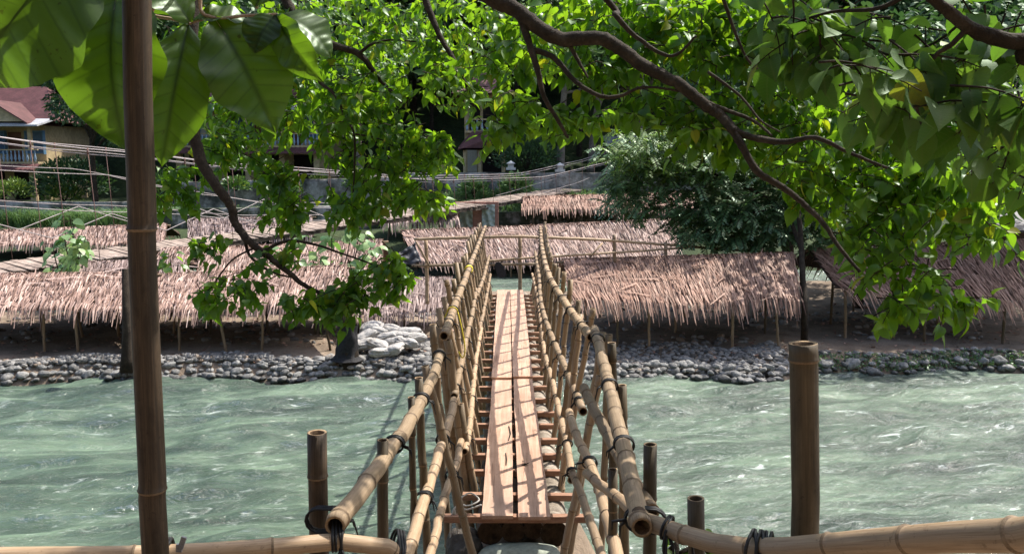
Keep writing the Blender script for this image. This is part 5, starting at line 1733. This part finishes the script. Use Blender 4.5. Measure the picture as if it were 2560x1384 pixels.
ft = empty('feathery_tree', G(2010, 850, .4), 'dark blue green tree with feathery compound leaves behind the brown thatched shelter', 'tree')
b0 = ft.location.copy()
limb('trunk', [b0 + V((0, 0, -.2)), P(2012, 780, 19.6), P(2006, 680, 20.2), P(2000, 560, 21), P(1980, 400, 22.2)], .09, .05, M['bark'], ft)
limb('branch', [P(2003, 620, 20.6), P(1950, 520, 22), P(1800, 440, 23), P(1650, 420, 23.4), P(1560, 480, 23)], .06, .02, M['bark'], ft)
limb('branch', [P(1990, 520, 21.4), P(2050, 460, 23), P(2120, 480, 24)], .05, .02, M['bark'], ft)
limb('branch', [P(1950, 520, 22), P(1850, 540, 22.4), P(1740, 590, 22.2)], .04, .015, M['bark'], ft)
ml = MB(); mt = MB(); ml2 = MB()
for cx, cy, rx, ry, y0, y1, n in ((1700, 450, 170, 75, 22, 25, 260), (1850, 500, 170, 100, 21.5, 25, 330), (1780, 560, 110, 55, 21.5, 22.8, 150), (1900, 560, 100, 60, 21.5, 23, 150), (1600, 500, 80, 45, 22, 23.5, 80), (2000, 450, 110, 100, 22, 25.5, 170), (2040, 560, 60, 60, 21.5, 23, 60), (1560, 440, 50, 30, 22.5, 23.5, 40), (1680, 390, 130, 50, 22.5, 25, 170), (1850, 390, 150, 70, 22, 25.5, 240), (1990, 370, 120, 80, 22, 26, 160), (2090, 520, 70, 80, 22, 25.5, 90), (1600, 375, 110, 40, 22, 24, 90), (1760, 340, 120, 45, 22.5, 25, 140)):
    for _ in range(n):
        a = R(0, 6.28); q = math.sqrt(R(0, 1))
        p = P(cx + rx * q * math.cos(a), cy + ry * q * math.sin(a), R(y0, y1))
        d = V((R(-1, .6), R(-1, .3), R(-.35, .35)))
        lit = cy < 470 and p.z > P(0, 425, p.y).z and R(0, 1) < .5  # upper fronds take the leaf colour with sunlight painted in
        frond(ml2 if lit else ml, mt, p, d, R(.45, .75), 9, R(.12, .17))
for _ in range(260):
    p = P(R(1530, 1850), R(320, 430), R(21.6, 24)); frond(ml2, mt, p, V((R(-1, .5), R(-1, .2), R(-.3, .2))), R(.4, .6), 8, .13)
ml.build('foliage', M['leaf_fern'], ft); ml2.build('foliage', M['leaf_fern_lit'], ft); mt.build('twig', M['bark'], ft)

# dark trees behind the right shelters
def bushy_tree(label, base, h, cr, lobes, n, mat, L, group=None, bark='bark', lean=0.0, trunk_r=.16, name='tree'):
    root = empty(name, base, label, 'tree', group)
    base = V(base)
    top = base + V((lean, 0, h * .75))
    limb('trunk', [base + V((0, 0, -.3)), base + V((lean * .3, 0, h * .3)), top], trunk_r, trunk_r * .4, M[bark], root, 9, 5)
    ml = MB()
    for k in range(lobes):
        a = R(0, 6.28); q = math.sqrt(R(0.05, 1))
        c = base + V((lean + cr * q * math.cos(a), cr * q * math.sin(a), h * (.48 + .5 * R(0, 1) * (1.1 - q * .5))))
        if k < 6:
            limb('branch', [base + V((lean * .4, 0, h * R(.3, .5))), base.lerp(c, .6) + V((0, 0, h * .1)), c], trunk_r * .4, trunk_r * .1, M[bark], root, 6, 4)
        rr = cr * R(.28, .48)
        for _ in range(n // lobes):
            d = rv(); 
            if d.length > 1 or d.length < .1: d = d.normalized() * R(.5, 1)
            p = c + V((d.x * rr, d.y * rr, d.z * rr * .7))
            leaf(ml, p, V((d.x, d.y, d.z * .5 - .35)) + rv(.35), V((0, 0, 1)) + rv(.6), L * R(.6, 1.3), L * .55, .15, .25, 0, [(0, .05), (.3, .5), (.65, .4), (1, 0)])
    ml.build('foliage', mat, root)
    return root


bushy_tree('dark tree behind the gap between the two right shelters', (9.0, 27.5, .4), 9, 3.2, 12, 5200, M['leaf_bg2'], .26, 'dark trees behind the right shelters')
bushy_tree('dark tree behind the shelter at the right edge', (12.5, 26.5, .4), 10, 3.6, 13, 5200, M['leaf_bg2'], .28, 'dark trees behind the right shelters')
bushy_tree('broad dark tree shading the ground between the right shelters', (10.2, 24.4, .4), 8.5, 4.3, 16, 7000, M['leaf_bg2'], .28, 'dark trees behind the right shelters')
bushy_tree('broad dark tree shading the shelter at the right edge', (17.0, 27.5, .4), 9, 4.6, 16, 7000, M['leaf_bg2'], .28, 'dark trees behind the right shelters')
bushy_tree('low branching dark tree over the right bank between trunk and edge', (13.0, 24.6, .4), 8, 3.6, 13, 5600, M['leaf_bg2'], .28, 'dark trees behind the right shelters')
bushy_tree('dark tree behind the feathery tree', (10.5, 31.5, .3), 8, 2.6, 10, 4000, M['leaf_bg2'], .26, 'dark trees behind the right shelters')
bushy_tree('tall dark tree shading the right bank at the far right', (19.0, 26.5, .4), 11, 3.8, 13, 5200, M['leaf_bg2'], .28, 'dark trees behind the right shelters')
bushy_tree('fine leaved dark tree beside the left lodge roof', P(240, 520, 55), 11.5, 3.6, 15, 6500, M['leaf_bg2'], .26, trunk_r=.22)
bushy_tree('dark leafy tree between the left and middle lodges', P(330, 510, 57), 9, 3.0, 12, 4500, M['leaf_bg2'], .26)
for (px, py, Y, hh, lean, lab) in ((1400, 428, 60, 15, .6, 'thick grey trunked tree right of the right lodge'), (1475, 425, 62, 14, 1.4, 'leaning grey trunked tree behind the suspension bridge at centre right'), (900, 440, 62, 12, -.4, 'tree behind the bright leaves left of the right lodge'), (1600, 415, 64, 14, 0, 'tall tree behind the small blue grey hut')):
    bushy_tree(lab, P(px, py, Y), hh, 4.2, 13, 4200, M['leaf_bg'], .36, None, 'bark_pale', lean, .32)

# wooded hillside: individual trees from a few crowns
pro = []
for i in range(5):
    t_ = bushy_tree('x', (0, 0, 0), 11 + i, 4.6, 12, 2600, M['leaf_bg'] if i % 2 else M['leaf_bg2'], .62, 'trees of the wooded hillside', 'bark', 0, .25, 'hillside_tree')
    pro.append(t_)
hill = []
for row, (Y, step) in enumerate(((72, 6.5), (79, 7), (87, 8), (97, 9), (109, 10), (123, 12), (140, 14))):
    x = -0.72 * Y
    while x < 0.72 * Y:
        hill.append((x + R(-2, 2), Y + R(-3, 3), R(.85, 1.35) * (1 + .1 * row)))
        x += step
for k, (x, y, s_) in enumerate(hill):
    src = pro[k % 5]
    r_ = src if k < 5 else src.copy()
    if k >= 5:
        link(r_)
        for ch in list(src.children):
            c_ = ch.copy(); link(c_, r_)
    r_.location = (x, y, far_h(x, y) - .3); r_.scale = (s_, s_, s_ * R(.9, 1.15)); r_.rotation_euler = (0, 0, R(0, 6.28))
    tag(r_, 'leafy tree among the others on the wooded hillside behind the lodges', 'tree', 'trees of the wooded hillside')

for k in range(15):  # unseen trees added behind the viewer to reduce sky fill
    x = -24 + 48 * (k % 5) / 4 + R(-2, 2); y = -7 - 7 * (k // 5) + R(-1.5, 1.5)
    src = pro[k % 5]; r_ = src.copy(); link(r_)
    for ch in list(src.children):
        c_ = ch.copy(); link(c_, r_)
    s_ = R(1.0, 1.3)
    r_.location = (x, y, near_h(x, y) - .3); r_.scale = (s_, s_, s_); r_.rotation_euler = (0, 0, R(0, 6.28))
    tag(r_, 'unseen leafy tree added behind the viewer to block sky light', 'tree', 'added trees behind the viewer')

# ------------------------------------------------------------------ overhanging trees in the foreground
# tree A: stands out of the frame on the left, branches over the river
ta = empty('overhanging_tree', (-6.6, 7.0, 0.2), 'tree with bright heart shaped leaves hanging over the river left of the footbridge', 'tree')
limb('trunk', [(-6.6, 7.0, -.3), (-6.5, 7.2, 2.5), (-6.1, 7.6, 5.5), (-5.2, 8.2, 8.0)], .30, .15, M['bark'], ta, 14)
limb('branch', [(-5.6, 7.9, 7.0), P(430, -160, 9.0), P(478, 100, 8.9), P(482, 300, 8.8), P(502, 400, 8.7), P(540, 465, 8.6), P(575, 510, 8.55), P(590, 560, 8.5), P(625, 605, 8.4), P(670, 640, 8.35), P(710, 672, 8.3), P(760, 712, 8.2), P(812, 738, 8.2)], .075, .018, M['bark'], ta, 12)
limb('branch', [P(655, 628, 8.37), P(720, 602, 8.4), P(790, 612, 8.4), P(850, 632, 8.45), P(930, 660, 8.5), P(985, 690, 8.5)], .018, .006, M['bark'], ta, 7)
limb('branch', [P(612, 590, 8.43), P(625, 640, 8.4), P(680, 680, 8.35), P(740, 695, 8.3)], .018, .008, M['bark'], ta, 7)
limb('branch', [P(640, 618, 8.4), P(580, 650, 8.3), P(530, 715, 8.2), P(505, 740, 8.2)], .012, .005, M['bark'], ta, 6)
limb('branch', [(-5.2, 8.2, 8.0), P(600, -120, 9.4), P(750, 60, 9.3), P(835, 112, 9.2), P(900, 138, 9.1), P(950, 200, 9.1), P(1010, 260, 9.0)], .07, .015, M['bark'], ta, 10)
limb('branch', [P(750, 60, 9.3), P(790, 190, 9.2), P(835, 235, 9.1), P(862, 290, 9.1), P(885, 335, 9.0), P(886, 420, 9.0), P(882, 500, 9.0)], .022, .008, M['bark'], ta, 8)
limb('branch', [P(885, 335, 9.0), P(940, 345, 9.0), P(1000, 370, 9.0), P(1060, 400, 8.9)], .012, .005, M['bark'], ta, 6)
limb('branch', [P(895, 138, 9.1), P(930, 110, 9.0), P(980, 100, 9.0), P(1040, 105, 8.9)], .02, .006, M['bark'], ta, 7)
limb('branch', [(-5.2, 8.2, 8.0), P(900, -200, 9.2), P(1040, -40, 9.0), P(1090, 70, 8.9), P(1150, 180, 8.7), P(1190, 280, 8.6)], .06, .012, M['bark'], ta, 9)
ml = MB(); mt = MB()
for e in ((600, 120, 180, 150, 9.2, 11, 62), (590, 290, 90, 70, 9.3, 10.8, 22), (440, 440, 42, 42, 9, 9.5, 9), (440, 480, 40, 30, 9, 9.4, 6), (540, 350, 50, 30, 9.2, 10, 6),
          (690, 450, 62, 48, 9, 9.8, 14), (715, 510, 62, 32, 9, 9.6, 10), (640, 400, 35, 30, 9.2, 9.8, 4), (590, 365, 90, 45, 9.4, 10.4, 13), (845, 325, 55, 45, 9.2, 10, 9), (800, 250, 80, 60, 9.4, 10.8, 12), (520, 420, 30, 20, 9.2, 9.8, 3), (740, 180, 110, 120, 9.2, 11, 40), (720, 300, 60, 30, 9.2, 10.2, 7),
          (900, 90, 250, 130, 8.8, 11.4, 90), (930, 250, 150, 70, 8.6, 10.4, 40), (1000, 340, 105, 70, 8.6, 9.8, 30), (1075, 380, 55, 60, 8.6, 9.4, 14), (960, 440, 80, 60, 8.6, 9.8, 20), (895, 500, 70, 45, 8.7, 9.6, 16), (1060, 480, 65, 38, 8.6, 9.4, 13),
          (870, 380, 30, 50, 9, 9.6, 6), (1120, 60, 170, 90, 8.6, 10.8, 50), (1180, 190, 100, 85, 8.2, 9.8, 28),
          (520, 598, 35, 14, 8.2, 8.5, 5), (600, 715, 80, 36, 8.1, 8.4, 8), (535, 735, 35, 22, 8.1, 8.3, 4), (830, 745, 85, 32, 8.0, 8.4, 15), (890, 715, 40, 30, 8.1, 8.4, 7), (980, 665, 40, 38, 8.2, 8.6, 9), (1005, 690, 22, 16, 8.3, 8.5, 3), (690, 640, 60, 26, 8.2, 8.6, 5), (745, 750, 40, 20, 8.1, 8.3, 4)):
    ellipse_sprays(ml, mt, *e[:6], int(e[6] * 1.3), R(.102, .128), .36, 9, True)
ml.build('foliage', M['leaf_mid'], ta); mt.build('twig', M['bark'], ta)

# tree C: the long bough from above the viewer to the right
tc_ = empty('overhanging_tree', (-3.2, 0.4, 2.9), 'long dark bough slanting from the top centre down to the right with heart shaped leaves', 'tree')
limb('trunk', [(-3.2, .4, 2.6), (-3.1, .7, 4.5), (-2.6, 1.6, 6.6), (-1.9, 3.2, 7.4)], .22, .13, M['bark'], tc_, 14)
limb('branch', [(-1.9, 3.2, 7.4), P(1050, -130, 7.2), P(1215, -12, 7.2), P(1285, 22, 7.2), P(1350, 72, 7.15), P(1405, 98, 7.1), P(1500, 97, 7.0), P(1560, 130, 6.95), P(1620, 172, 6.9), P(1700, 212, 6.8), P(1760, 262, 6.75), P(1800, 288, 6.7), P(1838, 330, 6.6)], .074, .038, M['bark'], tc_, 14)
limb('branch', [P(1832, 324, 6.62), P(1855, 365, 6.55), P(1895, 430, 6.5), P(1960, 470, 6.45), P(2010, 510, 6.4), P(2060, 560, 6.3), P(2100, 620, 6.2), P(2150, 680, 6.1)], .034, .012, M['bark'], tc_, 10)
limb('branch', [P(1832, 324, 6.62), P(1880, 343, 6.55), P(1960, 355, 6.4), P(2040, 345, 6.2), P(2120, 380, 6.1), P(2220, 420, 6.0)], .03, .01, M['bark'], tc_, 9)
limb('branch', [P(1740, 245, 6.77), P(1800, 270, 6.7), P(1880, 300, 6.6), P(1930, 340, 6.5)], .022, .008, M['bark'], tc_, 8)
limb('branch', [P(1300, 40, 7.2), P(1320, 100, 7.15), P(1345, 180, 7.1), P(1360, 240, 7.1), P(1400, 310, 7.1), P(1420, 345, 7.1)], .034, .012, M['bark'], tc_, 9)
limb('branch', [P(1335, 125, 7.14), P(1385, 145, 7.1), P(1440, 205, 7.0), P(1500, 240, 6.9), P(1550, 240, 6.9), P(1610, 218, 6.85), P(1700, 228, 6.8)], .026, .008, M['bark'], tc_, 8)
limb('branch', [P(1420, 105, 7.1), P(1450, 160, 7.05), P(1470, 195, 7.0)], .02, .008, M['bark'], tc_, 8)
limb('branch', [(-1.6, 3.8, 7.3), P(1480, -40, 6.6), P(1540, 40, 6.5), P(1600, 100, 6.5), P(1680, 140, 6.4), P(1740, 90, 6.3)], .03, .008, M['bark'], tc_, 8)
limb('branch', [P(1770, 180, 6.2), P(1850, 240, 6.1), P(1900, 300, 6.0), P(1950, 330, 6)], .012, .006, M['bark'], tc_, 7)
limb('branch', [P(1800, -30, 5.6), P(1830, 60, 5.6), P(1870, 150, 5.6), P(1920, 190, 5.6)], .014, .006, M['bark'], tc_, 7)
ml = MB(); mt = MB()
for e in ((1340, 80, 110, 90, 8.2, 9.8, 28), (1290, 270, 60, 45, 7.6, 8.4, 10), (1415, 300, 62, 42, 7.4, 8.0, 10), (1250, 310, 40, 35, 7.8, 8.3, 4), (1600, 50, 220, 85, 7.4, 8.4, 54), (1500, 170, 110, 50, 7.3, 8.0, 14), (1850, 70, 220, 100, 7.0, 7.9, 58), (1680, 265, 150, 46, 6.9, 7.4, 20), (1930, 270, 190, 100, 6.9, 7.7, 50), (1790, 325, 90, 36, 6.7, 7.2, 9), (1500, 290, 30, 20, 7.6, 8, 2)):
    ellipse_sprays(ml, mt, *e[:6], int(e[6] * 1.8), R(.100, .128), .36, 9)
for e in ((2150, 380, 200, 100, 6.6, 8.2, 48), (2120, 480, 150, 80, 6.7, 7.8, 28), (2330, 490, 170, 100, 6.4, 7.8, 40), (2230, 250, 220, 90, 7, 8.0, 40), (2440, 300, 150, 120, 6.5, 8.2, 36), (2480, 460, 90, 60, 6, 7, 12), (2200, 590, 110, 40, 6.3, 7, 10), (2200, 660, 70, 34, 6.2, 6.8, 4), (2340, 690, 80, 36, 6, 6.6, 6), (2275, 755, 70, 26, 6, 6.4, 5), (2450, 575, 70, 30, 6, 6.6, 6), (2130, 590, 40, 25, 6.4, 6.8, 2), (2390, 745, 50, 22, 6, 6.3, 4)):
    ellipse_sprays(ml, mt, *e[:6], int(e[6] * 1.6), R(.098, .126), .33, 8)
# the crown above the viewer, out of the frame, added to shade the near rails
for _ in range(95):
    c = V((R(0.1, 2.1), R(2.4, 5.6), R(6.2, 7.8)))
    spray(ml, mt, c, V((R(-1, 1), R(-1, 1), R(-.6, .3))), R(.3, .55), 9, R(.15, .18))
for _ in range(34):  # sparse unseen sprays added to shade the near right leaves
    c = V((R(1.9, 3.6), R(3.6, 5.6), R(6.0, 7.4)))
    spray(ml, mt, c, V((R(-1, 1), R(-1, 1), R(-.6, .3))), R(.3, .55), 9, R(.13, .16))
ml.build('foliage', M['leaf_mid'], tc_); mt.build('twig', M['bark'], tc_)

# tree B: near leaves at the upper right corner
tb = empty('overhanging_tree', (5.0, 2.6, 3.0), 'near tree with large veined leaves in the upper right corner', 'tree')
limb('trunk', [(5.0, 2.6, 2.7), (4.9, 2.7, 4.2), (4.5, 2.9, 5.4), (3.6, 3.1, 5.6)], .16, .07, M['bark'], tb, 12)
limb('branch', [(3.6, 3.1, 5.6), P(2680, 118, 3.3), P(2560, 107, 3.3), P(2480, 92, 3.3), P(2420, 68, 3.3), P(2360, 20, 3.3), P(2290, -30, 3.3), P(2180, -60, 3.4)], .04, .015, M['bark'], tb, 10)
limb('branch', [P(2420, 68, 3.3), P(2380, 110, 3.3), P(2330, 150, 3.35), P(2290, 250, 3.4), P(2320, 350, 3.45)], .012, .004, M['bark'], tb, 7)
limb('branch', [P(2290, -30, 3.3), P(2200, 20, 3.4), P(2080, 30, 3.6), P(1980, 60, 3.8)], .012, .004, M['bark'], tb, 7)
ml = MB(); mt = MB()
for e in ((2090, 70, 170, 90, 3.6, 4.8, 15), (2330, 110, 170, 100, 3.2, 4.2, 13), (2490, 190, 120, 130, 3.1, 4, 9), (2290, 260, 150, 70, 3.5, 4.6, 8), (2470, 350, 110, 90, 3.5, 4.6, 8), (1990, 30, 100, 60, 3.6, 4.6, 7), (2230, 140, 200, 60, 3.3, 4.2, 5)):
    ellipse_sprays(ml, mt, *e[:6], int(e[6] * 1.3), R(.118, .150), .38, 6)
mt.tube(spline([P(1990, 30, 4.0), P(2090, 70, 4.1), P(2230, 140, 3.8), P(2330, 110, 3.7), P(2400, 60, 3.4)], 6), .006, 5)
mt.tube(spline([P(2330, 110, 3.7), P(2480, 190, 3.5), P(2490, 270, 3.8), P(2470, 350, 4.0), P(2380, 300, 4.0), P(2290, 260, 4.0)], 6), .005, 5)
ml.build('foliage', M['leaf_near'], tb); mt.build('twig', M['bark'], tb)

# ------------------------------------------------------------------ huge leaves, upper left
tk = empty('large_leaf_tree', (-2.3, 2.5, 3.0), 'small tree with huge green leaves hanging at the upper left behind the tall pole', 'tree')
limb('trunk', [(-2.3, 2.5, 2.8), (-2.25, 2.55, 4.3), (-1.8, 2.8, 5.5), P(560, -220, 3.05)], .045, .014, M['bark_pale'], tk, 9)
BIG = [(0.0, .03), (.06, .14), (.14, .26), (.24, .37), (.34, .45), (.44, .49), (.54, .5), (.64, .47), (.74, .40), (.83, .29), (.91, .16), (.96, .07), (1.0, 0.0)]


def bigleaf(b, t_, Yb, Yt, wpx, nrm, fold=.2, curl=.12, ruffle=.03):
    a = P(b[0], b[1], Yb); c = P(t_[0], t_[1], Yt)
    d = (c - a); L = d.length; d.normalize()
    r_ = d.cross(V(nrm)).normalized(); n_ = r_.cross(d)
    W = wpx * Yb / FOC
    vs = []; uv = []; m = 14; sd_ = R(0, 20)
    rows = []
    for (sa_, wa_), (sb_, wb_) in zip(BIG, BIG[1:]):
        for q in range(4): rows.append((sa_ + (sb_ - sa_) * q / 4, wa_ + (wb_ - wa_) * q / 4))
    rows.append(BIG[-1])
    for s, w_ in rows:
        cc = a + d * L * s + n_ * (curl * L * 4 * s * (1 - s))
        for k in range(-m // 2, m // 2 + 1):
            q = k / (m / 2)
            ru = ruffle * L * (abs(q) ** 1.5) * math.sin(s * 17 + q * 2 + sd_) + 0.011 * L * abs(math.sin((s - .32 * abs(q) * w_) * 8 * math.pi)) * min(1, 3 * abs(q)) * (1 - abs(q) ** 3) * 1.4
            wj = 1 + .03 * math.sin(s * 23 + sd_ + q)
            vs.append(cc + r_ * (W * w_ * q * wj) + n_ * (fold * W * w_ * abs(q) + ru))
            uv.append((q * w_, s))
    fs = []
    for i in range(len(rows) - 1):
        for k in range(m):
            e = i * (m + 1) + k
            fs.append((e, e + 1, e + m + 2, e + m + 1))
    mb = MB(); mb.add(vs, fs, 0, uv)
    mb.tube([a + d * L * s + n_ * (curl * L * 4 * s * (1 - s) - .004) for s in np.linspace(0, .97, 12)], [.005 - .0035 * s for s in np.linspace(0, 1, 12)], 5, 1)
    return mb.build('leaf', [M['leaf_big'], M['stem']], tk)


bigleaf((230, -150), (-60, 215), 2.75, 2.7, 400, (.2, -1, .3))
bigleaf((60, -170), (-160, 120), 2.9, 2.8, 330, (.1, -1, .2))
bigleaf((300, -40), (318, 378), 3.05, 2.95, 285, (-.15, -1, .25), .12)
bigleaf((470, 62), (405, 418), 3.1, 3.0, 165, (.35, -1, .15), .25)
bigleaf((535, 45), (690, 335), 3.1, 3.05, 205, (.3, -1, .5), .15)
bigleaf((475, 60), (345, -70), 3.1, 3.05, 150, (0, -.7, 1), .2)
bigleaf((478, 55), (640, 70), 3.1, 3.2, 110, (0, -.6, 1), .25)
bigleaf((695, 36), (828, 145), 3.12, 3.15, 135, (.4, -.7, .9), .15)
bigleaf((690, 36), (812, 208), 3.12, 3.0, 95, (-.5, -1, .2), .3)
bigleaf((690, 38), (635, 135), 3.12, 3.05, 100, (-.2, -1, .1), .25)
bigleaf((400, -60), (430, 40), 3.2, 3.25, 150, (0, -.8, .8), .2)
bigleaf((500, 20), (610, -60), 3.15, 3.2, 120, (0, -.7, 1), .2)
bigleaf((640, 20), (700, -60), 3.12, 3.2, 110, (0, -.7, 1), .2)
bigleaf((384, 90), (400, 310), 3.2, 3.15, 90, (-.6, -1, .3), .2)
for pts in ([P(560, -220, 3.05), P(470, -60, 3.1), P(380, 28, 3.12), P(430, 48, 3.11), P(478, 60, 3.1)], [P(560, -220, 3.05), P(500, 0, 3.1), P(535, 45, 3.1), P(610, 40, 3.11), P(695, 36, 3.12)], [P(470, -60, 3.1), P(350, -80, 3.0), P(300, -40, 3.05)]):
    limb('stem', pts, .008, .005, M['stem'], tk, 7)
limb('stem', [P(560, -220, 3.05), P(300, -260, 2.9), P(230, -150, 2.75), P(60, -170, 2.9)], .012, .006, M['stem'], tk, 7)

print('objects', len(bpy.data.objects), 'tris', sum(len(m.polygons) for m in bpy.data.meshes), 'ties', n_tie)
